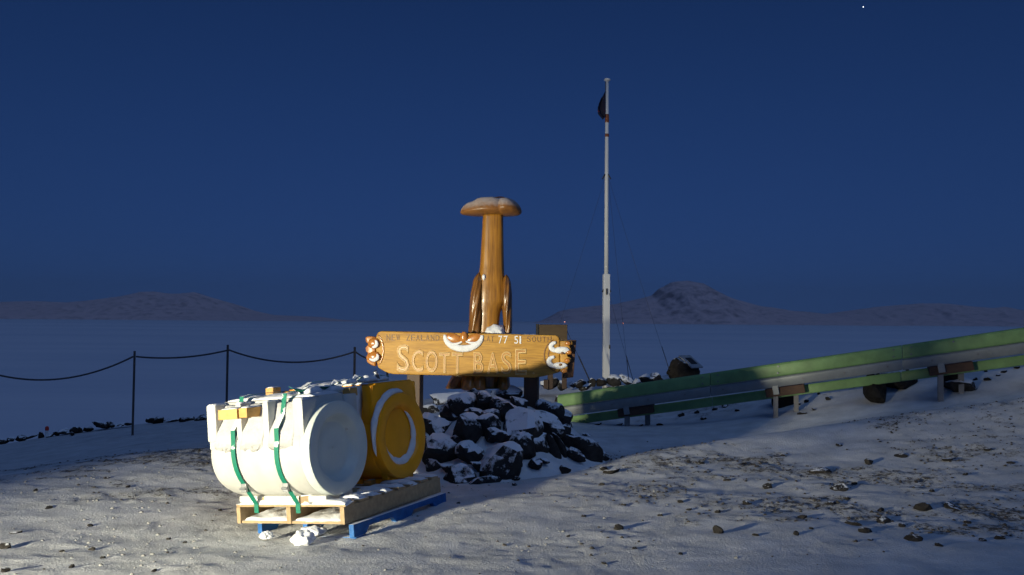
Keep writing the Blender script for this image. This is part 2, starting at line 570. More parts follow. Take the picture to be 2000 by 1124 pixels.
mountain('mountain', 'long low snowy mountain range across the ice, at the left', [(-260, 612), (-150, 600), (-60, 594), (0, 589), (60, 588), (130, 591), (190, 584), (240, 578), (275, 569), (300, 568), (325, 572), (352, 574), (382, 571), (412, 580), (440, 588), (470, 597), (500, 608), (535, 615), (620, 619), (700, 621)], 9000, 2600, 3)
mountain('mountain', 'domed snowy mountain across the ice, behind the flagpole', [(1040, 622), (1070, 612), (1110, 604), (1150, 599), (1200, 594), (1250, 582), (1272, 576), (1288, 562), (1310, 552), (1340, 547), (1372, 553), (1396, 566), (1430, 582), (1480, 597), (1540, 606), (1600, 612), (1680, 622)], 9000, 2600, 8)
mountain('mountain', 'low hazy mountain range across the ice, at the right edge', [(1480, 628), (1600, 615), (1680, 603), (1740, 597), (1800, 592), (1850, 593), (1900, 598), (1940, 601), (1965, 599), (2000, 606), (2080, 600), (2160, 612), (2300, 625)], 11000, 2600, 14)

# ================================================================== materials for things
M_snow = mat_snow('snow')
M_snow_warm = mat_snow('wind_packed_snow', (0.76, 0.77, 0.79), 9.0, 0.7)
M_rock = mat_frosted('basalt_with_snow', (0.028, 0.027, 0.028), thr=0.36, soft=0.30, amp=0.85, nscale=11.0, rough=0.8, var=0.4, bscale=12, spec=0.15)
M_rock_snowy = mat_frosted('basalt_heavy_snow', (0.032, 0.030, 0.030), thr=0.22, soft=0.30, amp=0.85, nscale=13.0, rough=0.8, var=0.4, bscale=12, spec=0.15)
M_rock_bare = mat_frosted('bare_basalt', (0.022, 0.020, 0.019), thr=0.80, soft=0.2, amp=0.40, nscale=9.0, rough=0.85, var=0.4, bscale=16, spec=0.1)
M_stone = mat_frosted('ground_stone', (0.034, 0.031, 0.029), thr=0.93, soft=0.15, amp=0.45, nscale=22.0, rough=0.85, var=0.4, bscale=30, spec=0.15)

# ---- rocks
def rock_mesh(seed, sub=3, flat=1.0, planes=8, rough=0.05):
    rng = random.Random(seed)
    ns_ = []
    for i in range(planes):
        z = rng.uniform(-1, 1); a = rng.uniform(0, 6.283); q = math.sqrt(1 - z * z)
        ns_.append((Vector((q * math.cos(a), q * math.sin(a), z)), rng.uniform(0.48, 0.88)))
    bm = bmesh.new()
    bmesh.ops.create_icosphere(bm, subdivisions=sub, radius=1.0)
    off = Vector((seed * 3.1, seed * 1.7, seed * 0.9))
    for v in bm.verts:
        d = v.co.normalized(); r = 1.05
        for n_, k_ in ns_:
            c = d.dot(n_)
            if c > 0.05: r = min(r, k_ / c)
        r *= 1 + rough * 2 * mnoise.fractal(d * 2.2 + off, 0.8, 2.0, 4)
        v.co = d * r
        v.co.z *= flat
    me = bpy.data.meshes.new('rock')
    bm.to_mesh(me); bm.free()
    me.polygons.foreach_set('use_smooth', [True] * len(me.polygons))
    me.set_sharp_from_angle(angle=R(18))
    return me
ROCKS = {}
def rock_data(i, mat, sub=3):
    key = (i, mat.name, sub)
    if key not in ROCKS:
        me = rock_mesh(100 + i, sub)
        me.materials.append(mat)
        ROCKS[key] = me
    return ROCKS[key]
def rock(name, pos, size, mat, i, rot=None, parent=None, sub=3, seed=None):
    o = bpy.data.objects.new(name, rock_data(i, mat, sub))
    C.objects.link(o)
    o.location = pos; o.scale = size
    rng = random.Random(seed if seed is not None else i * 7 + int(pos[0] * 1000))
    o.rotation_euler = rot if rot is not None else (rng.uniform(-.4, .4), rng.uniform(-.4, .4), rng.uniform(0, 6.28))
    if parent is not None:
        o.parent = parent; o.matrix_parent_inverse = wmat(parent).inverted()
    return o

# ================================================================== rock cairn under the sign and carving
cairn = empty('rock_cairn', (CAX, CAY, 0), 'mound of snow-dusted black rocks heaped under the wooden sign', 'rock pile')
mx = np.linspace(CAX - 1.9, CAX + 1.9, 120); my = np.linspace(CAY - 1.9, CAY + 1.9, 120)
def mound_surface(x, y):
    return base_h(x, y) + mound_h(x, y) * (0.93) - 0.05 + 0.07 * (fbm(x * 4.5, y * 4.5, 88, 4) - 0.5) + 0.03 * (fbm(x * 14, y * 14, 89, 3) - 0.5) - 0.10 * sstep(0.8, 1.3, np.hypot((x - CAX) / 1.4, (y - CAY) / 1.4))
mme, _, _ = grid_mesh('snow_bed', mx, my, mound_surface)
link('snow_bed', mme, M_snow_warm, cairn)

CS = [  # px, py, width px, height px, material, mesh, roll
    (975, 890, 72, 78, 1, 0, 0.1), (1133, 872, 78, 44, 2, 1, 0.5), (1008, 829, 80, 58, 1, 2, 0), (1067, 823, 64, 52, 0, 3, 0.2),
    (982, 796, 66, 40, 2, 4, 0), (905, 785, 52, 40, 1, 5, 0), (872, 782, 60, 46, 1, 6, 0.1), (910, 834, 56, 56, 2, 7, 0),
    (853, 828, 56, 54, 0, 8, 0), (855, 877, 72, 52, 0, 9, 0), (947, 828, 46, 40, 0, 1, 0), (918, 879, 44, 60, 0, 3, -0.3),
    (1018, 866, 50, 46, 2, 5, 0), (1050, 862, 40, 46, 1, 6, 0), (1078, 868, 18, 50, 2, 0, -0.5), (1092, 862, 14, 44, 2, 4, -0.4),
    (894, 932, 56, 46, 2, 2, 0), (944, 940, 66, 20, 2, 7, 0), (942, 781, 30, 30, 0, 9, 0), (937, 765, 46, 22, 1, 8, 0),
    (992, 765, 44, 22, 1, 2, 0), (906, 765, 40, 24, 1, 1, 0), (872, 770, 30, 20, 1, 4, 0), (1013, 787, 40, 30, 0, 6, 0.4), (1000, 806, 40, 22, 2, 9, 0.2),
    (1095, 840, 30, 30, 0, 0, 0), (1085, 803, 34, 30, 2, 5, 0), (1066, 790, 30, 26, 0, 8, 0), (1090, 782, 16, 20, 2, 7, 0),
    (1045, 905, 22, 18, 2, 2, 0), (1064, 900, 18, 12, 2, 3, 0), (845, 906, 36, 22, 0, 4, 0), (872, 912, 26, 16, 0, 6, 0),
    (960, 848, 32, 24, 0, 9, 0), (985, 850, 36, 24, 2, 8, 0), (1040, 838, 26, 26, 2, 7, 0), (880, 806, 34, 30, 2, 2, 0), (930, 806, 34, 26, 0, 3, 0), (960, 812, 34, 26, 2, 5, 0),
    (838, 802, 30, 26, 0, 1, 0), (836, 856, 30, 26, 2, 4, 0), (884, 862, 36, 30, 2, 0, 0), (935, 908, 30, 18, 2, 6, 0), (1010, 905, 20, 14, 0, 5, 0), (1112, 850, 30, 22, 2, 8, 0), (1120, 886, 40, 18, 2, 9, .4), (1150, 852, 22, 12, 2, 3, .3),
]
M_rock_mid = mat_frosted('basalt_some_snow', (0.030, 0.029, 0.030), thr=0.52, soft=0.28, amp=0.9, nscale=14.0, rough=0.85, var=0.4, bscale=14, spec=0.1)
mats3 = (M_rock, M_rock_snowy, M_rock_mid)
for i, (px, py, w, h, mi, ri, ro) in enumerate(CS):
    p = hit(px, py + h * 0.12, True)
    s = p.y / FOC
    sx, sz = 0.66 * w * s, 0.66 * h * s
    rng = random.Random(i)
    rock('stone', p + Vector((0, sx * 0.15, -0.05 * sz)), (sx, min(sx, sz) * rng.uniform(0.8, 1.1), sz), mats3[mi], ri, (rng.uniform(-.25, .25), ro, rng.uniform(-.5, .5)), cairn)
rng = random.Random(5)
for i in range(34):                       # the far side and the flanks
    a = rng.uniform(-0.35, math.pi + 0.35); rr = rng.uniform(0.35, 1.2)
    x = CAX + rr * math.cos(a) * 1.05; y = CAY + rr * math.sin(a)
    z = float(mound_surface(np.array([x]), np.array([y]))[0])
    s = rng.uniform(0.09, 0.2)
    rock('stone', (x, y, z), (s, s * rng.uniform(.7, 1), s * rng.uniform(.5, .8)), mats3[rng.choice((0, 0, 1, 2))], rng.randrange(10), None, cairn)

small_cairn = [(1104, 919, 26, 22), (1008, 934, 18, 11), (1004, 947, 12, 8), (1104, 846, 14, 10), (1196, 921, 34, 12), (1182, 917, 20, 8)]
lab = ['round black stone lying alone in the snow right of the rock pile', 'small black stone in the snow below the snow-dusted boulder', 'tiny black stone at the very foot of the rock pile', None, 'flat dark stone at the edge of the rock pile shadow', None]
for i, (px, py, w, h) in enumerate(small_cairn):
    p = hit(px, py + h * .4); s = p.y / FOC
    o = rock('stone', p + Vector((0, .02, h * s * .25)), (w * s * .55, w * s * .5, h * s * .6), M_rock_bare, i + 2)
    tag(o, lab[i] or 'dark stone fragment half sunk in the snow beside the rock pile', 'stone', 'stones in the snow beside the rock pile')

# ================================================================== wooden sign
SD = 9.85; SYAW = R(-8)
S0 = at(920, 690, SD)
SN = Vector((math.sin(SYAW), -math.cos(SYAW), 0))       # towards the camera
ST = Vector((math.cos(SYAW), math.sin(SYAW), 0))
def on_plane(px, py, off=0.0):
    r = ray(px, py); o = Vector((0, 0, CAMZ)); q = S0 + SN * off
    t = (q - o).dot(SN) / r.dot(SN)
    return o + r * t
M_sign = mat_wood('varnished_golden_wood', (0.27, 0.125, 0.015), (0.58, 0.315, 0.048), 0.58, (1.0, 9, 22), 3.0, 0.30, coat=0.0)
M_sign_side = mat_wood('dark_wood_edge', (0.05, 0.022, 0.012), (0.10, 0.045, 0.02), 0.5)
M_carve = mat_wood('red_brown_carved_wood', (0.30, 0.10, 0.018), (0.52, 0.21, 0.035), 0.28, (6, 6, 6), 4, 0.2, coat=0.4)
M_lit_edge = mat_solid('painted_lit_letter_edge', (0.56, 0.37, 0.14), 0.45, 0.2, 40, 0.1)  # pale colour paints the light caught on the letters' carved edges
M_letter = mat_wood('carved_letter_wood', (0.33, 0.13, 0.018), (0.52, 0.24, 0.04), 0.35, (1, 6, 14), 3.0, 0.1)
M_burn = mat_solid('darkened_lettering', (0.17, 0.075, 0.018), 0.5, 0.2, 40, 0.1)
M_post = mat_wood('brown_timber_post', (0.035, 0.017, 0.010), (0.065, 0.032, 0.018), 0.6, (10, 10, 1), 3, 0.3)

sign = empty('wooden_sign', S0 * 1.0, 'carved golden wooden SCOTT BASE sign board on two posts over the rock pile', 'sign')
def plate(outline, t_front, t_back, name, mat, parent, bevel=0.0, n=2, sub=None):
    f = [on_plane(px, py, 0) + SN * t_front for px, py in outline]
    b = [on_plane(px, py, 0) - SN * t_back for px, py in outline]
    m = MB(); k = len(f)
    m.v = [tuple(p) for p in f + b]
    m.f = [tuple(range(k)), tuple(reversed(range(k, 2 * k)))] + [(i, i + k, (i + 1) % k + k, (i + 1) % k) for i in range(k)]
    return m.build(name, mat, parent, bevel=bevel, auto=35, seg=n)
main = [(742, 648), (748, 647), (840, 649), (960, 652), (1086, 655), (1092, 658), (1094, 665), (1094, 727), (1078, 731), (1062, 735), (1044, 738), (1000, 737), (930, 735), (850, 733), (772, 731), (760, 729), (750, 724), (740, 718), (736, 700), (736, 660), (738, 653)]
board = plate(main, 0.045, 0.05, 'board', M_sign, sign, 0.016, 3)
left_end = [(735.5, 658), (722, 657), (716, 659), (717, 668), (722, 673), (716, 678), (717, 686), (721, 691), (717, 697), (719, 707), (725, 712), (735.5, 716)]
plate(left_end, 0.052, 0.035, 'carved_end', M_carve, sign, 0.012, 3)
right_end = [(1094.5, 666), (1118, 667), (1119, 673), (1112, 676), (1116, 682), (1115, 688), (1108, 691), (1110, 697), (1116, 700), (1115, 707), (1108, 711), (1110, 718), (1107, 727), (1094.5, 727)]
plate(right_end, 0.048, 0.035, 'carved_end', M_sign, sign, 0.012, 3)
plate([(1100, 664), (1125, 665), (1119, 738), (1098, 740)], -0.038, 0.075, 'backing_board', M_sign_side, sign, 0.004)

def arc_tube(cx, cy, rx, ry, a0, a1, r0, r1, name, mat, parent, off=0.055, n=22, flat=0.6):
    """tapered crescent lying on the sign face; r0 at the ends, r1 in the middle (photo pixels)"""
    m = MB(); rings = []
    s = SD / FOC
    for i in range(n):
        t = i / (n - 1); a = R(a0 + (a1 - a0) * t)
        c = (cx + rx * math.cos(a), cy - ry * math.sin(a))
        tx, ty = -rx * math.sin(a), -ry * math.cos(a)
        L = math.hypot(tx, ty); nx, ny = -ty / L, tx / L
        r = r0 + (r1 - r0) * math.sin(math.pi * t) ** 0.8
        ring = []
        for k in range(10):
            b = k * 2 * math.pi / 10
            q = on_plane(c[0] + nx * r * math.cos(b), c[1] + ny * r * math.cos(b))
            ring.append(q + SN * (off + r * s * flat * math.sin(b)))
        rings.append(ring)
    m.loft(rings)
    return m.build(name, mat, parent, smooth=True)
def blob(cx, cy, rx, ry, name, mat, parent, off=0.05, depth=0.03, rot=0.0, seed=0):
    bm = bmesh.new(); bmesh.ops.create_icosphere(bm, subdivisions=3, radius=1)
    c, s_ = math.cos(rot), math.sin(rot)
    for v in bm.verts:
        n_ = 1 + 0.12 * mnoise.noise(v.co * 2 + Vector((seed, 0, 0)))
        a, b, d = v.co.x * n_ * rx, v.co.z * n_ * ry, v.co.y
        p = on_plane(cx + a * c - b * s_, cy - (a * s_ + b * c))
        v.co = p + SN * (off - d * depth)
    me = bpy.data.meshes.new(name); bm.to_mesh(me); bm.free()
    return link(name, me, mat, parent, True)
# middle motif: a snow-filled crescent with two carved lobes and a small head
arc_tube(907, 656, 36, 25, 176, 362, 2.5, 7.0, 'snow_crescent', M_snow, sign, 0.056, 30, 0.5)
blob(888, 662, 17, 10, 'carved_lobe', M_carve, sign, 0.048, 0.02, -0.35)
blob(926, 662, 17, 9, 'carved_lobe', M_carve, sign, 0.048, 0.02, 0.40)
blob(908, 659, 8, 11, 'carved_head', M_carve, sign, 0.056, 0.03)
arc_tube(889, 660, 19, 12, 200, 340, 1.0, 2.4, 'snow_ridge', M_snow, sign, 0.066)
arc_tube(926, 660, 19, 10, 205, 345, 1.0, 2.2, 'snow_ridge', M_snow, sign, 0.066)
# left scrolls
blob(733, 671, 12, 11, 'carved_scroll', M_carve, sign, 0.05, 0.04)
blob(733, 697, 13, 11, 'carved_scroll', M_carve, sign, 0.05, 0.04)
arc_tube(733, 671, 7, 7, 250, 420, 1.0, 3.6, 'snow_fill', M_snow, sign, 0.085)
arc_tube(733, 696, 9, 7, 215, 400, 1.0, 3.8, 'snow_fill', M_snow, sign, 0.085)
arc_tube(735, 684, 16, 31, -70, 70, 1.0, 1.8, 'carved_rim', M_carve, sign, 0.05)
# right scrolls, packed with snow
arc_tube(1089, 677, 12, 8, 100, 300, 2.5, 5.0, 'snow_fill', M_snow, sign, 0.055)
blob(1098, 684, 15, 7, 'snow_fill', M_snow, sign, 0.055, 0.03, 0.05, 2)
arc_tube(1085, 706, 12, 9, 95, 300, 2.5, 5.0, 'snow_fill', M_snow, sign, 0.055)
blob(1094, 714, 15, 6.5, 'snow_fill', M_snow, sign, 0.055, 0.03, 0.05, 5)
blob(1099, 690, 3, 2.6, 'carved_eye', M_burn, sign, 0.085, 0.006)
blob(1096, 712, 3.4, 2.6, 'carved_eye', M_burn, sign, 0.085, 0.006)
for q in ((1110, 671), (1112, 688), (1109, 704), (1103, 724)):
    blob(q[0], q[1], 6, 4.5, 'carved_tooth', M_carve, sign, 0.055, 0.02)
arc_tube(1098, 694, 34, 34, 118, 250, 0.8, 1.4, 'carved_rim', M_burn, sign, 0.046)
arc_tube(1098, 694, 26, 31, 120, 245, 0.8, 1.4, 'carved_rim', M_burn, sign, 0.046)

# lettering
def glyph(ch, outline=False, bevel=0.02):
    cu = bpy.data.curves.new('letter', 'FONT'); cu.body = ch
    cu.resolution_u = 4
    if outline:
        cu.fill_mode = 'NONE'; cu.bevel_depth = bevel; cu.bevel_resolution = 1
    else:
        cu.fill_mode = 'BOTH'; cu.extrude = 0.03
    o = bpy.data.objects.new('letter', cu); C.objects.link(o)
    dg = bpy.context.evaluated_depsgraph_get()
    me = bpy.data.meshes.new_from_object(o.evaluated_get(dg))
    bpy.data.objects.remove(o); bpy.data.curves.remove(cu)
    return me
def letter(ch, x0, x1, y0, y1, mat, outline=False, off=0.045, depth=0.006, bevel=0.03, name='letter', bow=0.0, parent=None):
    me = glyph(ch, outline, bevel)
    co = np.empty(len(me.vertices) * 3); me.vertices.foreach_get('co', co); co = co.reshape(-1, 3)
    mn = co.min(0); mxx = co.max(0); zr = max(abs(mn[2]), abs(mxx[2]), 1e-6)
    for v in me.vertices:
        fx = (v.co.x - mn[0]) / max(mxx[0] - mn[0], 1e-6); fy = (v.co.y - mn[1]) / max(mxx[1] - mn[1], 1e-6)
        p = on_plane(x0 + (x1 - x0) * fx, y1 + (y0 - y1) * fy)
        v.co = p + SN * (off + depth * v.co.z / zr)
    me.materials.clear(); me.materials.append(mat)
    return link(name, me, mat, parent or sign)
big = [('S', 777, 802, 673, 727), ('C', 806, 829, 683, 727), ('O', 833, 857, 684, 728), ('T', 859, 881, 688, 729), ('T', 884, 906, 688, 730),
       ('B', 926, 946, 687, 730), ('A', 952, 976, 688, 731), ('S', 980, 1001, 686, 731), ('E', 1007, 1030, 681, 733)]
for ch, x0, x1, y0, y1 in big:
    l_ = letter(ch, x0, x1, y0, y1, M_letter, False, 0.0465, 0.003, name='carved_letter')
    letter(ch, x0, x1, y0, y1, M_lit_edge, True, 0.048, 0.006, 0.030, name='letter_edge', parent=l_)
letter('.', 1041, 1045, 727, 731, M_lit_edge, False, 0.047, 0.003, name='carved_letter')
def word(txt, x0, x1, y0, y1, slope, mat):
    adv = (x1 - x0) / len(txt)
    for i, ch in enumerate(txt):
        if ch == ' ': continue
        a = x0 + adv * i; b = a + adv * (0.30 if ch == '1' or ch == 'I' else 0.74)
        dy = slope * (a - x0)
        letter(ch, a, b, y0 + dy, y1 + dy, mat, False, 0.0470, 0.003, name='carved_letter')
word('NEW ZEALAND', 757, 862, 653.5, 665.5, 0.008, M_burn)
word('LAT', 944, 968, 656, 667, 0.012, M_burn)
word('77 51', 975, 1026, 656, 671, 0.014, M_snow)
word('SOUTH', 1030, 1080, 657, 668, 0.014, M_burn)
# a little snow along the top edge
def snow_strip(pts, wid, thick, name, parent, seed=0, mat=None):
    """pts: world points of a top edge; a lumpy strip of snow lying on it"""
    m = MB(); rings = []
    for i, p in enumerate(pts):
        k_ = 0.5 + 0.9 * vn1(i * 0.55 + seed * 7.3)
        e = min(1.0, 4.0 * min(i, len(pts) - 1 - i) / len(pts) + 0.12)
        t = thick * k_ * e; w = wid * (0.8 + 0.3 * vn1(i * 0.4 + 50 + seed))
        rings.append([p + SN * (w * math.cos(b)) + Vector((0, 0, max(-0.2 * t, t * math.sin(b)))) for b in [k * 2 * math.pi / 10 for k in range(10)]])
    m.loft(rings)
    return m.build(name, mat or M_snow, parent, smooth=True)
def vn1(t): return float(vnoise(np.array([t]), np.array([0.37]), 9)[0])
snow_strip([on_plane(760 + i * 5, 648.6 + i * 5 * 0.021) for i in range(19)], 0.028, 0.006, 'snow_cap', sign, 1)
snow_strip([on_plane(965 + i * 4, 653.0 + i * 4 * 0.021) for i in range(26)], 0.028, 0.007, 'snow_cap', sign, 2)
# posts behind the board
for (pxc, bot) in ((806, 800), (1036, 815)):
    t_ = on_plane(pxc, 668); b_ = on_plane(pxc, bot)
    m = MB(); c = t_ - SN * 0.14
    mt = Matrix.Translation(Vector((c.x, c.y, 0))) @ Matrix.Rotation(SYAW, 4, 'Z')
    m.box(-0.08, 0.08, -0.085, 0.085, 0.0, t_.z, mt)
    m.build('post', M_post, sign, bevel=0.008)

# ================================================================== carved wooden post figure behind the sign
FD = 10.15; FS = FD / FOC
M_fig = mat_wood('varnished_carving', (0.13, 0.050, 0.006), (0.42, 0.190, 0.018), 0.36, (16, 16, 0.8), 2.4, 0.35, coat=0.25)
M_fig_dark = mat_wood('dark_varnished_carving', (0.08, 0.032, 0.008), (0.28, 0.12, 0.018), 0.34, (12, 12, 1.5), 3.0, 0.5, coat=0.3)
M_fig_snow = mat_frosted('snow_dusted_carving', (0.20, 0.085, 0.022), (0.50, 0.46, 0.45), thr=0.10, soft=0.75, amp=0.45, nscale=20, rough=0.35, var=0.3, bscale=22, bump=0.25, maxsnow=0.75)
fig = empty('carved_figure', at(960, 752, FD), 'tall varnished wooden carving of a bird with a broad flat head', 'carving')
def section_loft(rows, name, mat, n=28, ex=2.6, rot=0.0, wav=0.0, seed=0, dz=0.0, sub=1):
    """rows: (row, centre px, half width px, half depth m, depth offset m)"""
    R_ = np.array(rows, float)
    t = np.linspace(R_[0, 0], R_[-1, 0], max(24, int(len(rows) * 7)))
    m = MB(); rings = []
    for y in t:
        cx, hw, hd, od = (np.interp(y, R_[:, 0], R_[:, j]) for j in (1, 2, 3, 4))
        c = at(cx, y, FD)
        ring = []
        for k in range(n):
            a = k * 2 * math.pi / n + rot
            ca, sa = math.cos(a), math.sin(a)
            q = (abs(ca) ** ex + abs(sa) ** ex) ** (-1 / ex)
            w = 1 + wav * math.sin(7 * a + 0.09 * y + seed)
            ring.append(c + Vector((hw * FS * ca * q * w, od + hd * sa * q * w, 0)))
        rings.append(ring)
    m.loft(rings)
    return m.build(name, mat, fig, smooth=True)
section_loft([(420, 963, 20.0, .115, 0), (470, 962, 21.5, .12, 0), (520, 961, 23.5, .13, 0), (545, 960, 25.5, .14, 0), (570, 960, 27.5, .15, 0), (588, 960, 28, .15, 0), (600, 957, 25, .14, 0), (612, 955, 22, .13, 0), (640, 953, 21, .13, 0), (700, 952, 23, .14, 0), (758, 951, 26, .16, 0)], 'body', M_fig, 36, 3.2, 0.0)
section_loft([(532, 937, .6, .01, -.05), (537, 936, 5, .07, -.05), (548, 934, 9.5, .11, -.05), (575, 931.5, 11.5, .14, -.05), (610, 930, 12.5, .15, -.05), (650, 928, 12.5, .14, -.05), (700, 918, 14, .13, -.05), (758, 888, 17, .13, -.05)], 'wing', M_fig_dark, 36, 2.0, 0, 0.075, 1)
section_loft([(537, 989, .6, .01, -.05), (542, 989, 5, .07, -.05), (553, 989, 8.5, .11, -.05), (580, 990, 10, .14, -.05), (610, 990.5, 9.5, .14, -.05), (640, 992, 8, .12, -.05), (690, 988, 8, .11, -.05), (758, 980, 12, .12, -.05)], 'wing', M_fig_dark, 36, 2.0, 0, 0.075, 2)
section_loft([(575, 979, 4, .05, -.02), (590, 979, 10, .07, -.02), (600, 982, 8, .07, -.02), (606, 985, 4, .05, -.02)], 'wing_joint', M_fig, 20, 2.2)
# feet
for cx, hw, mt_ in ((918, 15, M_carve), (938, 13, M_carve), (985, 11, M_fig)):
    section_loft([(728, cx - 1, hw * .75, .09, -.16), (740, cx, hw * .9, .11, -.18), (752, cx, hw, .13, -.19), (758, cx, hw, .13, -.19)], 'foot', mt_, 22, 2.3, 0, 0.10, cx)
# head: two overlapping lobes
def lobe(cx, cy, hx_l, hx_r, up_, dn, dep, name, mat, notch=None):
    bm = bmesh.new(); bmesh.ops.create_uvsphere(bm, u_segments=48, v_segments=28, radius=1)
    for v in bm.verts:
        x, y, z = v.co
        ax = abs(x)
        px = cx + (x * hx_r if x > 0 else x * hx_l)
        taper = 1 - 0.25 * ax ** 2
        dz = z * (up_ if z > 0 else dn)
        dz -= (ax ** 2) * dn * 0.4
        if notch: dz -= notch(x) * (1 if z > 0 else 0)
        dz *= 1 + 0.05 * mnoise.noise(Vector((x * 3, y * 3, z * 3)))
        c = at(px, cy - dz, FD)
        v.co = c + Vector((0, y * dep * taper, 0))
    me = bpy.data.meshes.new(name); bm.to_mesh(me); bm.free()
    return link(name, me, mat, fig, True)
lobe(957, 411, 58, 50, 26, 12, .20, 'head', M_fig_snow, lambda x: 2.5 * math.exp(-((x + .58) / .12) ** 2))
lobe(986, 408, 28, 33, 21, 15, .215, 'beak', M_fig_snow)
# groove line between the lobes
m = MB(); pts = []
for i in range(12):
    a = R(170 - i * 9)
    pts.append(at(979 + 23 * math.cos(a), 407 - 20 * math.sin(a) * 1.02, FD) + Vector((0, -0.175 + .014 * i, 0)))
m.tube(pts, 0.008, 6); m.build('carved_groove', M_sign_side, fig, smooth=True)
# snow sitting in the crook at the bottom of the body
bm = bmesh.new(); bmesh.ops.create_icosphere(bm, subdivisions=4, radius=1)
for v in bm.verts:
    n_ = 1 + 0.18 * mnoise.fractal(v.co * 1.8, 1, 2, 4)
    v.co = at(968, 652, FD - .12) + Vector((v.co.x * n_ * 0.125, v.co.y * n_ * 0.12, v.co.z * n_ * 0.105))
me = bpy.data.meshes.new('snow_heap'); bm.to_mesh(me); bm.free()
link('snow_heap', me, M_snow, fig, True)
bm = bmesh.new(); bmesh.ops.create_icosphere(bm, subdivisions=3, radius=1)
for v in bm.verts: v.co = at(945, 542, FD - .13) + Vector((v.co.x * .022, v.co.y * .03, v.co.z * .035))
me = bpy.data.meshes.new('snow_heap'); bm.to_mesh(me); bm.free()
link('snow_heap', me, M_snow, fig, True)

# ================================================================== pallets and tanks
P0 = hit(692, 1051); P0.z = min(P0.z, 0.0)
PM = Matrix.Translation(P0) @ Matrix.Rotation(R(63.8), 4, 'Z') @ Matrix.Rotation(R(-5.8), 4, 'X')
def pal_empty(name, label, cat, group=None, off=(0, 0, 0)):
    o = empty(name, (0, 0, 0), label, cat, group)
    mm = PM @ Matrix.Translation(off)
    o.location = mm.translation; o.rotation_euler = mm.to_euler()
    return o
M_blue = mat_frosted('blue_painted_wood', (0.008, 0.10, 0.32), thr=0.62, soft=0.2, amp=0.5, nscale=14, rough=0.55, var=0.3, bscale=18, bump=0.3)
M_pine = mat_wood('pale_pine', (0.27, 0.19, 0.105), (0.47, 0.34, 0.19), 0.7, (8, 8, 8), 3, 0.4)
M_pine_s = mat_frosted('snowy_pine', (0.38, 0.27, 0.15), thr=0.34, soft=0.25, amp=0.6, nscale=9, rough=0.6, var=0.2, bscale=20, bump=0.3)
M_block = mat_wood('yellow_pine_block', (0.48, 0.25, 0.06), (0.62, 0.36, 0.11), 0.6, (6, 6, 6), 4, 0.25)
rng = random.Random(11)

bp = pal_empty('blue_pallet', 'blue painted pallet with fork notches underneath the pale timber pallet', 'pallet')
UL = 1.36
for v0 in (0.0, 0.44, 0.90):
    prof = [(0, 0.0), (0.15, 0), (0.20, .05), (0.52, .05), (0.57, 0), (0.78, 0), (0.83, .05), (1.13, .05), (1.18, 0), (UL, 0), (UL, .096), (0, .096)]
    m = MB(); k_ = len(prof)
    m.v = [(u, v0, w) for u, w in prof] + [(u, v0 + .045, w) for u, w in prof]
    m.f = [tuple(range(k_)), tuple(reversed(range(k_, 2 * k_)))] + [(i, i + k_, (i + 1) % k_ + k_, (i + 1) % k_) for i in range(k_)]
    m.build('stringer', M_blue, bp, wc=False, bevel=0.003)
for u0 in (0.02, 0.66, 1.24):
    MB().box(u0, u0 + .10, -0.004, 0.949, -0.016, -0.001, jit=.002, rng=rng).build('board', M_blue, bp, wc=False, bevel=0.002)

tp = pal_empty('timber_pallet', 'pale timber pallet, snow on its boards, carrying the two plastic tanks', 'pallet', off=(0, 0, .098))
TV0, TV1, TH = 0.07, 1.15, 0.155
for v0 in (TV0, 0.59, TV1 - .042):
    MB().box(-0.01, UL + .03, v0, v0 + .042, 0.0, 0.130, jit=.002, rng=rng).build('stringer', M_pine, tp, wc=False, bevel=0.003)
u = 0.0
for i in range(8):
    w_ = 0.115
    MB().box(u, u + w_, TV0 - .006, TV1 + .006, 0.1315, 0.153, jit=.006, rng=rng).build('deck_board', M_pine_s, tp, wc=False, bevel=0.003)
    u += 0.178
for u0 in (0.0, 0.62, 1.26):
    MB().box(u0, u0 + .10, TV0 + .044, 0.588, 0.001, 0.020, jit=.001, rng=rng).build('bottom_board', M_pine_s, tp, wc=False)
    MB().box(u0, u0 + .10, 0.634, TV1 - .044, 0.001, 0.020, jit=.001, rng=rng).build('bottom_board', M_pine_s, tp, wc=False)

def snow_slab(u0, u1, v0, v1, w, thick, name, parent, seed=0, nu=22, nv=22, slope=0.0, mat=None, edge=0.18):
    m = MB()
    for j in range(nv):
        for i in range(nu):
            a = i / (nu - 1); b = j / (nv - 1)
            e = min(a, 1 - a, b, 1 - b) / edge
            e = min(1, e) ** 0.5
            x = u0 + (u1 - u0) * a; y = v0 + (v1 - v0) * b
            nz = float(fbm(np.array([x * 9 + seed]), np.array([y * 9]), 200 + seed, 3)[0])
            jit = 0.10 * (float(vnoise(np.array([x * 14 + seed * 3]), np.array([y * 14]), 300)[0]) - .5)
            if e < 0.05:
                x += jit * abs(u1 - u0) * .6; y += jit * abs(v1 - v0) * .6
            m.v.append((x, y, w + slope * (a - .5) - 0.004 + thick * e * (0.35 + 1.0 * nz)))
    for j in range(nv - 1):
        for i in range(nu - 1):
            a = j * nu + i
            m.f.append((a, a + 1, a + nu + 1, a + nu))
    # underside so that it is a closed lump
    b0 = len(m.v)
    ring = [i for i in range(nu)] + [j * nu + nu - 1 for j in range(1, nv)] + [(nv - 1) * nu + i for i in reversed(range(nu - 1))] + [j * nu for j in reversed(range(1, nv - 1))]
    m.f.append(tuple(reversed(ring)))
    return m.build(name, mat or M_snow, parent, smooth=True, wc=False)
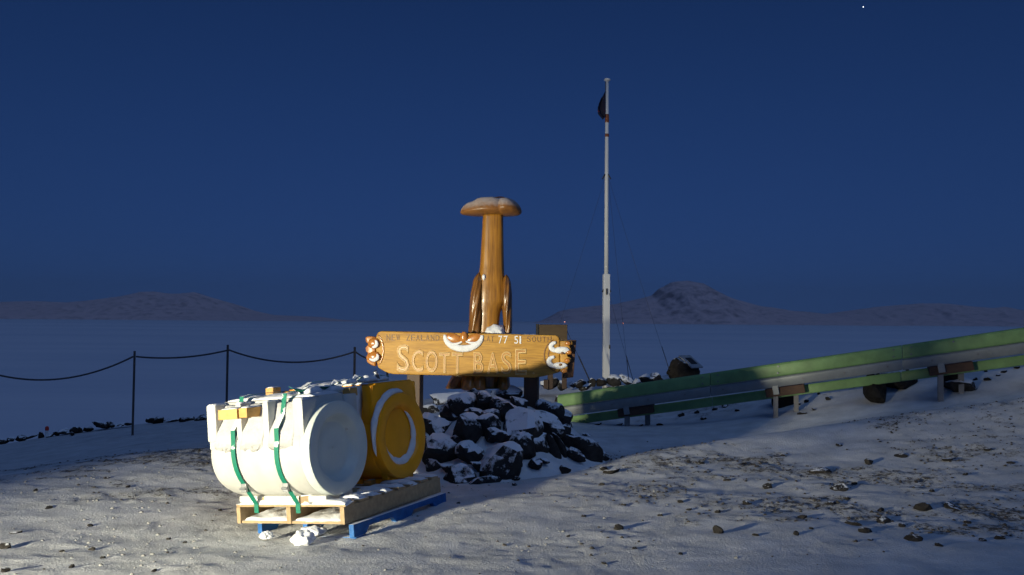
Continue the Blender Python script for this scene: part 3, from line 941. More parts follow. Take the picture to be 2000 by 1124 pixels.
# snow lying inside the pallet, between the boards and on the deck
snow_slab(0.005, 0.60, TV0 + .044, 0.588, 0.020, 0.045, 'snow_drift', tp, 3)
snow_slab(0.005, 0.60, 0.634, TV1 - .044, 0.020, 0.05, 'snow_drift', tp, 4)
u = 0.0
for i in range(8):
    snow_slab(u + .004, u + .111, TV0 + 0.0, TV0 + .32, 0.153, 0.032, 'board_snow', tp, 20 + i, 10, 26)
    if i < 2: snow_slab(u + .004, u + .111, TV0 + .34, TV1 - .01, 0.153, 0.026, 'board_snow', tp, 40 + i, 10, 40)
    u += 0.178

TW = 0.2525      # top of the deck
def ring_uv(r, v, u0, w0, n=48):
    return [(u0 + r * math.cos(k * 2 * math.pi / n), v, w0 + r * math.sin(k * 2 * math.pi / n)) for k in range(n)]
def tank(name, label, u0, w0, r, v0, v1, mat, mat_in, square):
    t = pal_empty(name, label, 'tank')
    L = v1 - v0
    m = MB()
    prof = [(r * .985, v0 + .09), (r, v0 + .10), (r, v0 + .30), (r * .985, v0 + .315), (r * .985, v0 + .345), (r, v0 + .36), (r, v0 + .68), (r * .985, v0 + .695), (r * .985, v0 + .725), (r, v0 + .74), (r * .995, v1 - .22), (r * .97, v1 - .12), (r * .90, v1 - .05), (r * .74, v1 - .01), (r * .4, v1), (r * .05, v1)]
    m.loft([ring_uv(q, v, u0, w0) for q, v in prof])
    body = m.build('body', mat, t, smooth=True, wc=False, auto=30)
    # end disc with a dished middle
    m = MB()
    prof = [(r * .93, v0 + .11), (r * .985, v0 + .10), (r * 1.0, v0 + .015), (r * .985, v0 + .003), (r * .95, v0), (r * .74, v0 + .002), (r * .70, v0 + .010), (r * .66, v0 + .040), (r * .60, v0 + .075), (r * .55, v0 + .082), (r * .3, v0 + .074), (r * .02, v0 + .070)]
    m.loft([ring_uv(q, v, u0, w0) for q, v in prof], cap=False)
    cap = m.build('end_cap', mat_in, t, smooth=True, wc=False, auto=40)
    # saddle block along the top
    top = w0 + r + (0.105 if square else 0.05)
    hw = 0.30 if square else 0.20
    m = MB()
    for (a, b) in ((v0 + (.06 if square else .085), v1 - .06),):
        sec = [(-hw - .05, w0 + r * .45), (-hw - .02, w0 + r * .80), (-hw, top - .02), (-hw + .02, top), (hw - .02, top), (hw, top - .02), (hw + .02, w0 + r * .80), (hw + .05, w0 + r * .45)]
        m.loft([[(u0 + x, v, z) for x, z in sec] for v in (a, b)])
    m.build('saddle', mat, t, wc=False, bevel=0.012, auto=40)
    # lugs at the shoulders
    for vv, ww in ((v0 + .06, .10), (v0 + .40, .06), (v0 + .68, .06), (v1 - .13, .10)):
        for sgn in (-1, 1):
            m = MB()
            a, b = sorted((u0 + sgn * (hw - .02), u0 + sgn * (r * .93)))
            m.box(a, b, vv, vv + ww, w0 + r * .30, top - .015)
            m.build('lug', mat, t, wc=False, bevel=0.014, auto=40)
    # feet
    for a, b in ((v0 + .03, v0 + .33), (v0 + .345, v0 + .66), (v0 + .675, v1 - .16)):
        MB().box(u0 - .17, u0 + .17, a, b, w0 - r - .030, w0 - r * .93).build('foot', mat, t, wc=False, bevel=0.012, auto=40)
    return t, top, hw

M_white = mat_solid('white_plastic', (0.50, 0.50, 0.475), 0.48, 0.14, 4, 0.12, spec=0.35)
M_white_in = mat_solid('white_plastic_dish', (0.54, 0.59, 0.57), 0.30, 0.06, 6, 0.04, spec=0.4)
M_yel = mat_solid('yellow_plastic', (0.95, 0.37, 0.002), 0.38, 0.08, 6, 0.05, spec=0.4)
wt, wtop, whw = tank('white_plastic_tank', 'white plastic tank lying on its side at the front of the pallet', 0.20, 0.655, 0.372, 0.235, 1.315, M_white, M_white_in, False)
yt, ytop, yhw = tank('yellow_plastic_tank', 'yellow plastic tank with snow ring on its end, behind the white tank', 1.10, 0.645, 0.376, 0.235, 1.315, M_yel, M_yel, True)
# squared flange of the yellow tank, and snow caught in its rims
m = MB()
sec = [(-.335, .465), (-.335, .02), (-.30, -.16), (-.20, -.34), (-.20, -.36), (.20, -.36), (.20, -.34), (.30, -.16), (.335, .02), (.31, .30), (.25, .475)]
m.loft([[(1.10 + x, v, .645 + z) for x, z in sec] for v in (0.29, 0.355)])
m.build('flange', M_yel, yt, wc=False, bevel=0.008, auto=40)
def crescent(u0, w0, rad, a0, a1, r1, v, name, parent, n=26, flat=.8):
    m = MB(); rings = []
    for i in range(n):
        t = i / (n - 1); a = R(a0 + (a1 - a0) * t)
        rr = r1 * (0.06 + math.sin(math.pi * t) ** 0.7) * (0.8 + 0.4 * vn1(i * .6 + a0))
        ring = []
        for k in range(8):
            b = k * math.pi / 4
            q = rad + rr * math.cos(b)
            ring.append((u0 + q * math.cos(a), v - rr * flat * math.sin(b), w0 + q * math.sin(a)))
        rings.append(ring)
    m.loft(rings)
    return m.build(name, M_snow, parent, smooth=True, wc=False)
crescent(1.10, .645, .234, -172, 62, .044, .280, 'snow_ring', yt, 40, .45)
crescent(1.10, .645, .392, 75, 200, .042, .272, 'snow_ring', yt, 34, .5)
snow_slab(1.10 - yhw - .0, 1.10 + yhw - .01, .36, 1.22, ytop, .04, 'snow_cap', yt, 61)
snow_slab(0.20 - whw + .02, 0.20 + whw, .33, 1.25, wtop, .035, 'snow_cap', wt, 62)
for vv, ww in ((.235 + .06, .10), (.235 + .40, .06), (.235 + .68, .06), (1.315 - .13, .10)):
    snow_slab(-.145, 0.0, vv + .004, vv + ww - .004, wtop - .015, .018, 'snow_cap', wt, int(vv * 100), 8, 8)
# old wind-blown snow plastered into the shoulder between the lugs
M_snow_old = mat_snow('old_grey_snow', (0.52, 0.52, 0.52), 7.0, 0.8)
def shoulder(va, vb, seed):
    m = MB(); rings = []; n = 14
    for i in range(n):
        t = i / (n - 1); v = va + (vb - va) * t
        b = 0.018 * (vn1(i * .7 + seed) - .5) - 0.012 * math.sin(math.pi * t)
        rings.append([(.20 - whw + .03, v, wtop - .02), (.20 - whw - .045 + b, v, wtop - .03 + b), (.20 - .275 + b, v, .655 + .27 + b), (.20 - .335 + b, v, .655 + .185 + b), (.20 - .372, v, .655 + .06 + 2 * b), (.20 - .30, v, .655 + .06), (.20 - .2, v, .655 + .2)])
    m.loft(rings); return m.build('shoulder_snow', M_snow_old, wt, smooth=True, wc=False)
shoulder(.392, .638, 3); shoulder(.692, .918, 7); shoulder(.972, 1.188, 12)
# drift packed between the two tanks
m = MB(); rings = []
for i in range(26):
    v = .42 + i * .034
    k_ = vn1(i * .5)
    pts = [(.50, .70), (.45, .86), (.40, wtop - .06 + .03 * k_), (.55, wtop - .03 + .03 * k_), (.70, wtop + .0 + .02 * k_), (.79, ytop - .01), (.80, .82), (.72, .70), (.62, .66)]
    rings.append([(u, v, w) for u, w in pts])
m.loft(rings); m.build('snow_drift', M_snow, yt, smooth=True, wc=False)
# green label at the far end of the white tank
M_green_label = mat_solid('green_label', (0.03, 0.42, 0.06), 0.5, 0.2, 60)
MB().box(-.10, -.02, 1.288, 1.302, .74, .86).build('label_sticker', M_green_label, wt, wc=False, bevel=.004)
MB().box(-.125, 0.01, 1.23, 1.29, .70, .84).build('lug', M_white, wt, wc=False, bevel=.014)

# chocks and timber blocks
def block(u0, u1, v0, v1, w0, w1, label, hole=True, rz=0.0, mat=None):
    c = ((u0 + u1) / 2, (v0 + v1) / 2, w0)
    t = pal_empty('timber_block', label, 'wood block', off=c)
    t.rotation_euler = (PM @ Matrix.Rotation(rz, 4, 'Z')).to_euler()
    hx, hy = (u1 - u0) / 2, (v1 - v0) / 2
    MB().box(-hx, hx, -hy, hy, 0, w1 - w0, jit=.002, rng=rng).build('block', mat or M_block, t, wc=False, bevel=.004)
    snow_slab(-hx + .003, hx - .003, -hy + .003, hy - .003, w1 - w0, .016, 'snow_cap', t, int(abs(u0 * 91 + v0 * 37)), 9, 9)
    return t
def hole(t, v, w, u):
    m = MB(); m.loft([[(u - .002, v + r * math.cos(a * .52), w + r * math.sin(a * .52)) for a in range(12)] for r in (.014, .010)] + [[(u + .01, v + .010 * math.cos(a * .52), w + .010 * math.sin(a * .52)) for a in range(12)]])
    m.build('bolt_hole', M_sign_side, t, wc=False)
b1 = block(-.225, -.02, .90, 1.08, .945, 1.025, 'timber block with a bolt hole on the front shoulder of the white tank', rz=.12)
hole(b1, -.03, .04, -.084)
block(-.215, -.02, .78, .865, .952, 1.028, 'short timber offcut beside the bolt-holed block on the white tank', rz=-.05)
block(.62, .74, 1.27, 1.35, ytop - .06, ytop + .03, 'small timber block at the far end between the tanks', rz=.1)
block(.52, .66, .36, .43, wtop - .04, wtop + .03, 'small timber wedge between the tops of the two tanks', rz=.2)
block(.02, .05, .40, .52, TW, TW + .055, 'short pine chock on the deck at the front corner of the pallet', rz=.5, mat=M_pine)
block(.04, .40, .88, .94, TW, TW + .045, 'timber bearer under the far end of the white tank')
block(.04, .40, .60, .66, TW, TW + .045, 'timber bearer under the middle of the white tank')
block(.86, 1.28, .44, .52, TW, TW + .036, 'timber bearer under the near end of the yellow tank')
block(.86, 1.28, 1.0, 1.08, TW, TW + .036, 'timber bearer under the far end of the yellow tank')
block(.46, .52, .24, .48, TW, TW + .05, 'loose pine stick on the deck between the two tanks', rz=-.9, mat=M_pine)

# straps
M_strap = mat_frosted('green_webbing_strap', (0.0, 0.16, 0.10), thr=0.30, soft=0.12, amp=1.0, nscale=9, rough=0.6, var=0.2, bscale=60, bump=0.3)
M_ratchet = mat_solid('worn_steel', (.30, .31, .32), .45, metal=.6)
def strap(path, wid, label):
    t = pal_empty('ratchet_strap', label, 'strap', 'straps holding the tanks')
    pts = []
    for i in range(len(path) - 1):
        for k in range(5):
            f = k / 5
            pts.append([path[i][j] + (path[i + 1][j] - path[i][j]) * f for j in range(3)])
    pts.append(list(path[-1]))
    m = MB(); rings = []
    for i, (u, v, w) in enumerate(pts):
        a = pts[max(i - 1, 0)]; b = pts[min(i + 1, len(pts) - 1)]
        tu, tw = b[0] - a[0], b[2] - a[2]; L = math.hypot(tu, tw) or 1
        nu, nw = -tw / L, tu / L
        h = .002; ww = wid / 2
        rings.append([(u + nu * s_ * h, v + d_ * ww, w + nw * s_ * h) for s_, d_ in ((1, -1), (1, 1), (-1, 1), (-1, -1))])
    m.loft(rings)
    m.build('webbing', M_strap, t, wc=False)
    return t
def arc(u0, w0, r, a0, a1, n, v0, v1):
    return [(u0 + r * math.cos(R(a0 + (a1 - a0) * i / n)), v0 + (v1 - v0) * i / n, w0 + r * math.sin(R(a0 + (a1 - a0) * i / n))) for i in range(n + 1)]
for vv, dv, label in ((.545, .0, 'green strap over both tanks, nearer the tank ends'), (.97, .02, 'green strap over both tanks, farther from the tank ends')):
    path = [(-.006, vv - .03, .18), (-.006, vv - .03, .252)]
    path += arc(.20, .655, .380, 209, 165, 7, vv, vv + dv)
    path += [(-.165, vv + dv, .855), (-.085, vv + dv, .955), (-.045, vv + dv, wtop + .035), (.05, vv + dv, wtop + .045), (.40, vv + dv, wtop + .045), (.62, vv + dv, wtop + .035), (.80, vv + dv, ytop + .05), (1.1, vv, ytop + .05), (1.34, vv, ytop + .045)]
    path += arc(1.08, .645, .378, 34, 0, 5, vv, vv) + [(UL + .04, vv, .252), (UL + .04, vv, .18)]
    t = strap(path, .044, label)
    MB().box(-.112, -.088, vv - .030, vv + .022, .36, .43).build('ratchet', M_ratchet, t, wc=False, bevel=.004)
    MB().tube([(-.118, vv - .03, .39), (-.118, vv + .022, .39)], .010, 8).build('ratchet_spool', M_ratchet, t, wc=False)
# the loose tail of the strap running along the tank tops
m = MB(); rings = []
t = pal_empty('ratchet_strap', 'crumpled green strap tail half buried in snow along the tank tops', 'strap', 'straps holding the tanks')
pth = [(.00, .52), (.12, .50), (.25, .52), (.38, .46), (.52, .48), (.66, .44), (.80, .47), (.95, .42), (1.10, .46), (1.2, .43)]
for i, (u, v) in enumerate(pth):
    base = wtop + (ytop - wtop) * min(1, max(0, (u - .3) / .5)) + .055 + .02 * ((-1) ** i)
    a = 0.5 * (-1) ** i
    rings.append([(u, v - .022 * math.cos(a), base - .022 * math.sin(a)), (u, v + .022 * math.cos(a), base + .022 * math.sin(a)), (u, v + .022 * math.cos(a), base + .022 * math.sin(a) + .004), (u, v - .022 * math.cos(a), base - .022 * math.sin(a) + .004)])
m.loft(rings); m.build('webbing', M_strap, t, wc=False)
for i, (u, v) in enumerate(((.2, .5), (.45, .47), (.62, .46), (.9, .44), (1.08, .45))):
    b_ = ytop if u > .6 else wtop
    snow_slab(u - .09, u + .09, v - .07, v + .06, b_ + .02, .05, 'snow_clump', t, 70 + i, 12, 12)
MB().tube([(1.02, .40, ytop + .03), (1.0, .40, ytop + .075), (.98, .405, ytop + .10)], [.014, .012, .020], 8).build('ratchet_handle', mat_solid('steel', (.35, .36, .38), .4, metal=.8), t, wc=False, smooth=True)

# snow chunk fallen in front of the pallet
def chunk(px, py, w, h, label, seed, mat=M_snow, name='snow_chunk'):
    p = hit(px, py); s = p.y / FOC
    bm = bmesh.new(); bmesh.ops.create_icosphere(bm, subdivisions=4, radius=1)
    for v in bm.verts:
        n_ = 1 + 0.35 * mnoise.fractal(v.co * 1.5 + Vector((seed * 5, 0, 0)), .9, 2, 4)
        v.co = Vector((v.co.x * w * s * .5 * n_, v.co.y * w * s * .45 * n_, max(-.02, v.co.z * n_ * h * s * .55 + h * s * .40)))
    me = bpy.data.meshes.new(name); bm.to_mesh(me); bm.free()
    o = link(name, me, mat, None, True); o.location = p
    return tag(o, label, 'snow chunk')
chunk(592, 1062, 40, 26, 'white lump of snow on the ground in front of the timber pallet', 1)
chunk(612, 1046, 44, 20, 'low snow lump tucked against the front of the blue pallet', 2)
chunk(520, 1052, 26, 14, 'small snow lump at the left front corner of the blue pallet', 3)

# ================================================================== guard rail
M_rail_g = mat_solid('green_painted_steel', (0.17, 0.30, 0.115), 0.5, 0.25, 5, 0.05)
M_rail_s = mat_solid('galvanised_steel', (0.25, 0.27, 0.28), 0.5, 0.12, 8, 0.08, metal=0.35)
M_rail_p = mat_solid('dull_galvanised_post', (0.20, 0.20, 0.21), 0.6, 0.2, 8, 0.08, metal=0.2)
M_rail_b = mat_wood('stained_block', (.045, .022, .014), (.09, .045, .025), .7)
RA = Vector((1.89, 14.0, 0)); RT = Vector((6.23 - 1.89, 12.4 - 14.0, 0)).normalized(); RN = Vector((RT.y, -RT.x, 0))
def on_rail(px, py, off=0.0):
    r = ray(px, py); o = Vector((0, 0, CAMZ)); q = RA + RN * off
    return o + r * ((q - o).dot(RN) / r.dot(RN))
rail = empty('guard_rail', on_rail(1225, 832), 'long green and grey steel guard rail climbing to the right on short posts', 'guard rail')
A_ = on_rail(1091, 771.5); B_ = on_rail(1990, 641)
RD = (B_ - A_); RLEN = RD.length; RDn = RD.normalized()
def beam(sec, s0, s1, name, mat, bevel=.006):
    m = MB()
    m.loft([[A_ + RDn * s + RN * n_ + Vector((0, 0, z)) for n_, z in sec] for s in (s0, s1)])
    return m.build(name, mat, rail, bevel=bevel, auto=30)
sec_g = [(0, .0), (.045, -.004), (.075, -.03), (.082, -.10), (.075, -.185), (.06, -.205), (0.0, -.205)]
sec_s = [(0.0, -.209), (.052, -.209), (.066, -.235), (.060, -.30), (.030, -.365), (0.0, -.372)]
sec_l = [(-.20, -.40), (-.17, -.40), (-.155, -.43), (-.155, -.54), (-.20, -.55)]
joints = [0.0, 2.55, 5.35, 8.1, 11.0]
for i in range(4):
    beam(sec_g, joints[i] + .003, joints[i + 1] - .003, 'upper_beam', M_rail_g)
    beam(sec_s, joints[i] + .003, joints[i + 1] - .003, 'lower_beam', M_rail_s)
    beam(sec_l, (0.16 if i == 0 else joints[i]) + .003, joints[i + 1] - .003, 'back_beam', M_rail_g)
def rail_post(px, off, top_drop, name='post', dpx=0):
    p = on_rail(px, 760, off)
    s = (Vector((p.x, p.y, 0)) - Vector((A_.x, A_.y, 0))).dot(RT) / RDn.to_2d().length if False else (p - A_).dot(RT) / RDn.dot(RT)
    zt = (A_ + RDn * s).z - top_drop
    zb = float(base_h(np.array([p.x]), np.array([p.y]))[0]) - .1
    mt = Matrix.Translation((p.x, p.y, 0)) @ Matrix.Rotation(math.atan2(RT.y, RT.x), 4, 'Z')
    m = MB()
    m.box(-.036, .036, -.042, -.036, zb, zt, mt); m.box(-.036, .036, .036, .042, zb, zt, mt); m.box(-.005, .005, -.036, .036, zb, zt, mt)
    return m.build(name, M_rail_p, rail), p, zt, s
for px in (1225, 1515, 1837, 2075):
    o, p, zt, s = rail_post(px, -.06, .38)
    rail_post(px + 40, -.30, .46)
    q = A_ + RDn * s
    m = MB()
    c = Vector((p.x, p.y, zt))
    mt = Matrix.Translation(c) @ Matrix.Rotation(math.atan2(RT.y, RT.x), 4, 'Z') @ Matrix.Rotation(math.asin(RDn.z), 4, 'Y').inverted()
    m.box(-.16, .42, -.05, .20, -.13, .0, mt); m.build('spacer_block', M_rail_b, rail, bevel=.006)
    m = MB(); m.box(-.045, .045, -.10, -.05, -.10, .10, mt); m.build('bracket', M_rail_s, rail, bevel=.006)
    # splice bolts
for k_ in range(18):
    p = A_ + RDn * (.35 + k_ * .6) + RN * .068 + Vector((0, 0, -.285))
    MB().tube([p - RN * .012, p + RN * .008], .016, 8).build('bolt', M_rail_p, rail)
for j_ in joints[1:4]:
    for dz in (-.05, -.15):
        for ds in (-.12, .12):
            p = A_ + RDn * (j_ + ds) + RN * .084 + Vector((0, 0, dz))
            MB().tube([p - RN * .012, p + RN * .008], .013, 8).build('bolt', M_rail_p, rail)
for px, py in ((1930, 684), (1936, 692), (1520, 716), (1519, 729), (1862, 668)):
    p = on_rail(px, py, .088)
    MB().tube([p - RN * .01, p + RN * .012], .014, 8).build('bolt', M_rail_s, rail)

# rocks and boulders behind and under the rail
def boulder(px, py, w, h, mat, i, label, d=None, grp=None, name='boulder', rot=None, cat='boulder'):
    """px,py = middle of the foot"""
    p = hit(px, py) if d is None else at(px, py, d)
    s = p.y / FOC
    o = rock(name, p + Vector((0, w * s * .25, h * s * .42)), (w * s * .68, w * s * .6, h * s * .70), mat, i, rot)
    return tag(o, label, cat, grp)
boulder(1713, 786, 38, 56, M_rock_bare, 7, 'upright black boulder under the rail, left of the third post pair', rot=(0.1, .35, 2.2))
boulder(1766, 760, 74, 42, M_rock_bare, 6, 'long black boulder just below the rail, beside the upright one', rot=(.1, -.2, .3))
boulder(1860, 762, 38, 40, M_rock_bare, 8, 'black boulder behind the third rail post')
boulder(1878, 766, 52, 26, M_rock, 1, 'snow-topped black boulder right of the third rail post', rot=(.1, .1, .3))
boulder(1534, 794, 38, 40, M_rock_bare, 5, 'dark boulder between the second pair of rail posts')
# row of rocks along the berm at the flagpole foot
berm = [(1098, 760, 20, 14), (1118, 757, 16, 13), (1136, 757, 22, 14), (1158, 752, 16, 16), (1174, 754, 18, 12), (1200, 752, 26, 17), (1222, 750, 26, 14), (1243, 752, 18, 10), (1146, 758, 26, 9), (1210, 760, 22, 8), (1070, 757, 26, 16), (1085, 755, 18, 15), (1190, 760, 18, 7)]
ORD = ['leftmost', 'second', 'third', 'fourth', 'fifth', 'sixth', 'seventh', 'eighth', 'ninth', 'tenth', 'eleventh', 'twelfth', 'thirteenth', 'fourteenth', 'fifteenth', 'sixteenth', 'seventeenth', 'eighteenth', 'nineteenth', 'twentieth', 'twenty-first', 'twenty-second']
def nth(i, what): return 'leftmost ' + what if i == 0 else ORD[i] + ' ' + what.replace('rock in', 'rock from the left in', 1)
def near_label(px, py, what, anchors):
    """describe a small stone by the nearest thing one can find"""
    a = min(anchors, key=lambda q: math.hypot(px - q[0], (py - q[1]) * 2.2))
    dx, dy = px - a[0], (py - a[1]) * 2.2
    d = math.hypot(dx, dy)
    how = 'just' if d < 55 else ('some way' if d < 110 else 'well')
    ang = math.degrees(math.atan2(-dy, dx)) % 360
    way = ['right of', 'above and right of', 'behind', 'above and left of', 'left of', 'below and left of', 'in front of', 'below and right of'][int((ang + 22.5) // 45) % 8]
    return '%s %s %s %s' % (what, how, way, a[2])
berm.sort()
for i, (px, py, w, h) in enumerate(berm):
    boulder(px, py, w, h, (M_rock, M_rock_bare, M_rock)[i % 3], i % 10, nth(i, 'rock in the dark row at the foot of the flagpole'), d=16.4, grp='rocks at the flagpole foot', name='rock', cat='rock')
boulder(1278, 748, 44, 16, M_rock, 4, 'low pointed snow-dusted rock left of the plaque boulder', d=16.6, name='rock', cat='rock')
# plaque boulder
pb = at(1341, 742, 16.8); s = pb.y / FOC
me = rock_mesh(321, 4, 1.0, 9, .05)
for v in me.vertices:                       # slice a sloping flat face for the plaque
    n_ = Vector((.42, -.48, .77)).normalized(); dd = v.co.dot(n_)
    if dd > .60: v.co -= n_ * (dd - .60)
    n2 = Vector((.35, -.92, -.15)).normalized(); dd = v.co.dot(n2)
    if dd > .66: v.co -= n2 * (dd - .66)
pbo = empty('memorial_boulder', pb, 'dark boulder with a small metal plaque on its sloping face', 'boulder')
o = link('rock', me, M_rock_bare, pbo, world_coords=False)
o.scale = (38 * s, 34 * s, 29 * s); o.location = (0, .15, 22 * s)
n_ = Vector((.42 / 38, -.48 / 34, .77 / 29)).normalized()
pc = Vector((0, .15, 22 * s)) + Vector((.42 * 38 * s, -.48 * 34 * s, .77 * 29 * s)) * (.60)
mt = Matrix.Translation(pc) @ n_.to_track_quat('Z', 'X').to_matrix().to_4x4()
MB().box(-.10, .10, -.085, .085, -.01, .02, mt).build('plaque', mat_solid('bronze_plaque', (.05, .045, .04), .4, metal=.5), pbo, wc=False, bevel=.004)
MB().box(-.20, .20, -.17, .17, -.02, .008, mt).build('plaque_bed', mat_solid('cement_bed', (.32, .33, .35), .8), pbo, wc=False, bevel=.006)

# rocks along the left edge of the ground
rng = random.Random(21)
edge_px = [(6, 866, 20, 10), (22, 862, 14, 9), (40, 860, 20, 11), (60, 856, 22, 8), (80, 853, 12, 11), (112, 849, 14, 8), (128, 846, 22, 9), (150, 843, 24, 9), (172, 840, 20, 9), (196, 834, 28, 12), (214, 833, 16, 9), (232, 831, 20, 6), (296, 824, 20, 7), (312, 824, 26, 14), (338, 822, 28, 7), (360, 823, 18, 11), (372, 820, 24, 7), (390, 820, 22, 9), (404, 819, 18, 6), (250, 830, 16, 5), (140, 850, 10, 8), (98, 853, 14, 6)]
edge_px.sort()
for i, (px, py, w, h) in enumerate(edge_px):
    p = hit(px, py + 1)
    p = at(px, py, min(p.y, 17.2))
    s = p.y / FOC
    o = rock('rock', p + Vector((0, 0, h * s * .3)), (w * s * .62, w * s * .55, h * s * .62), M_rock_mid if i % 2 else M_rock_bare, i % 10)
    tag(o, nth(i, 'rock in the dark row along the left brink'), 'rock', 'rocks along the left brink')

# ================================================================== flagpole
FP = at(1183.5, 746, 16.9)
M_pole = mat_solid('white_painted_pole', (0.66, 0.67, 0.68), 0.45, 0.1, 3, 0.05, stretch=(1, 1, .3))
M_wire = mat_solid('dark_wire', (0.03, 0.03, 0.035), 0.6)
pole = empty('flagpole', FP, 'tall white flagpole with a thicker square lower half, right of the sign', 'flagpole')
s = FP.y / FOC
step = at(1184.5, 536, 16.9); ptop = at(1185, 158, 16.9)
m = MB(); mt = Matrix.Translation((FP.x, FP.y, 0)) @ Matrix.Rotation(R(10), 4, 'Z')
m.box(-.064, .064, -.05, .05, FP.z - .3, step.z, mt); m.build('lower_mast', M_pole, pole, bevel=.006)
m = MB(); m.tube([(FP.x, FP.y, step.z - .2), (FP.x, FP.y, (step.z + ptop.z) / 2), (FP.x + .005, FP.y, ptop.z)], [.044, .040, .035], 16); m.build('upper_mast', M_pole, pole, smooth=True)
m = MB(); z = ptop.z; m.tube([(FP.x + .005, FP.y, z - .01), (FP.x + .005, FP.y, z + .005), (FP.x + .005, FP.y, z + .03), (FP.x + .005, FP.y, z + .04)], [.036, .065, .065, .05], 16); m.build('truck_cap', M_pole, pole, smooth=True, auto=None)
for row in (346, 566):
    c = at(1184.5, row, 16.9)
    for sx in (-1, 1):
        MB().tube([(c.x + sx * .03, c.y - .02, c.z + .05), (c.x + sx * .085, c.y - .03, c.z - .05)], .014, 6).build('stay_fitting', M_wire, pole)
c = at(1184.5, 570, 16.9); MB().box(c.x - .015, c.x + .015, c.y - .075, c.y - .055, c.z - .06, c.z + .06).build('cleat', M_wire, pole)
c = at(1190, 678, 16.9); MB().box(c.x - .01, c.x + .015, c.y - .06, c.y - .03, c.z - .04, c.z + .04).build('cleat', M_wire, pole)
M_rust = mat_solid('rusty_band', (.22, .07, .03), .8, .4, 40)
for r0, r1 in ((224, 240), (262, 268)):
    a = at(1185, r0, 16.9); b = at(1185, r1, 16.9)
    MB().tube([(FP.x + .003, FP.y, a.z), (FP.x + .003, FP.y, b.z)], .0405, 14).build('rust_band', M_rust, pole, smooth=True)
def wire(p, q, r, label, d1, d2, thick_end=None, sag=0.05):
    a = at(p[0], p[1], d1); b = at(q[0], q[1], d2)
    t = empty('stay_wire', b, label, 'wire', 'stays of the flagpole')
    m = MB(); m.tube([a.lerp(b, i / 10) - Vector((0, 0, sag * math.sin(math.pi * i / 10))) for i in range(11)], r, 5); m.build('wire', M_wire, t)
    if thick_end:
        c = a.lerp(b, 1 - thick_end); MB().tube([c, b], r * 2.6, 6).build('turnbuckle', M_wire, t)
wire((1188, 346), (1228, 742), .0025, 'thin flagpole stay running from the upper fittings to the rocks', 16.9, 15.6, .09)
wire((1188, 566), (1236, 742), .0025, 'thin flagpole stay from the lower fittings to the rocks', 16.9, 15.8, .25)
wire((1188, 346), (1308, 726), .0025, 'long flagpole stay reaching down to the plaque boulder', 16.9, 15.9, .12)
wire((1182, 346), (1060, 735), .002, 'flagpole stay running down to the left behind the sign', 16.9, 17.8)
wire((1108, 648), (1152, 744), .0045, 'dark stay running down right from the notice board', 15.4, 15.8, .5, .01)
# flag: a small ragged remnant wrapped at the pole
flag = empty('flag', at(1183, 205, 16.85), 'small ragged dark flag furled against the top of the flagpole', 'flag')
m = MB(); nu, nv = 14, 18
rng = random.Random(3)
rag = [0.5 + 0.5 * vn1(j * .9 + 90) for j in range(nv)]
for j in range(nv):
    b = j / (nv - 1); row = 178 + b * 50
    wpx = (3 + 11 * math.sin(min(1, b * 1.35) * math.pi * .55)) * (1 - max(0, b - .78) * 3.2) * (.75 + .5 * rag[j])
    for i in range(nu):
        a = i / (nu - 1)
        p = at(1182.5 - a * wpx, row + a * 6, 16.85)
        p.y += .06 * math.sin(a * 9 + b * 4) * a
        m.v.append(tuple(p))
for j in range(nv - 1):
    for i in range(nu - 1):
        q = j * nu + i; m.f.append((q, q + 1, q + nu + 1, q + nu))
k0 = len(m.v)
m.v += [(x, y + .006, z) for x, y, z in m.v]; m.f += [tuple(reversed([k0 + i for i in f])) for f in list(m.f)]
def mat_flag():
    mm, nt, b = new_mat('ragged_flag_cloth'); k = N(nt); p = k.pos()
    f = k.ramp(k.noise(k.scale(p, (3, 1, 6)), 1.6, 3), [(.60, 0.0), (.64, 1.0)])
    k.l(k.mix(f, (.006, .007, .03), (.16, .015, .02)), b.inputs['Base Color']); b.inputs['Roughness'].default_value = .9
    return mm
M_flag = mat_flag()
m.build('cloth', M_flag, flag, smooth=True, fix=False)
MB().tube([at(1182.6, 160, 16.85), at(1182.4, 182, 16.85)], .006, 6).build('halyard', M_wire, flag)

# ================================================================== notice board behind the sign
nb = empty('notice_board', at(1090, 757, 15.4), 'dark brown notice board on two legs behind the right end of the sign', 'notice board')
M_nb = mat_wood('weathered_dark_panel', (.055, .030, .010), (.10, .058, .018), .5, (1, 1, 6), 3)
M_nb2 = mat_solid('dark_frame', (.018, .016, .014), .6)
def pbox(p, q, d0, d1, name, mat, par, bev=.006):
    a = at(p[0], p[1], d0); b = at(q[0], q[1], d0)
    MB().box(a.x, b.x, d0, d1, b.z, a.z).build(name, mat, par, bevel=bev)
pbox((1052, 634), (1108, 692), 15.36, 15.40, 'panel', M_nb, nb)
pbox((1047, 633), (1052, 694), 15.34, 15.46, 'frame_side', M_nb2, nb)
pbox((1070, 690), (1080, 760), 15.42, 15.50, 'leg', M_post, nb)
pbox((1098, 690), (1107, 760), 15.42, 15.50, 'leg', M_post, nb)
pbox((1062, 742), (1071, 760), 15.38, 15.46, 'leg_brace', M_post, nb)

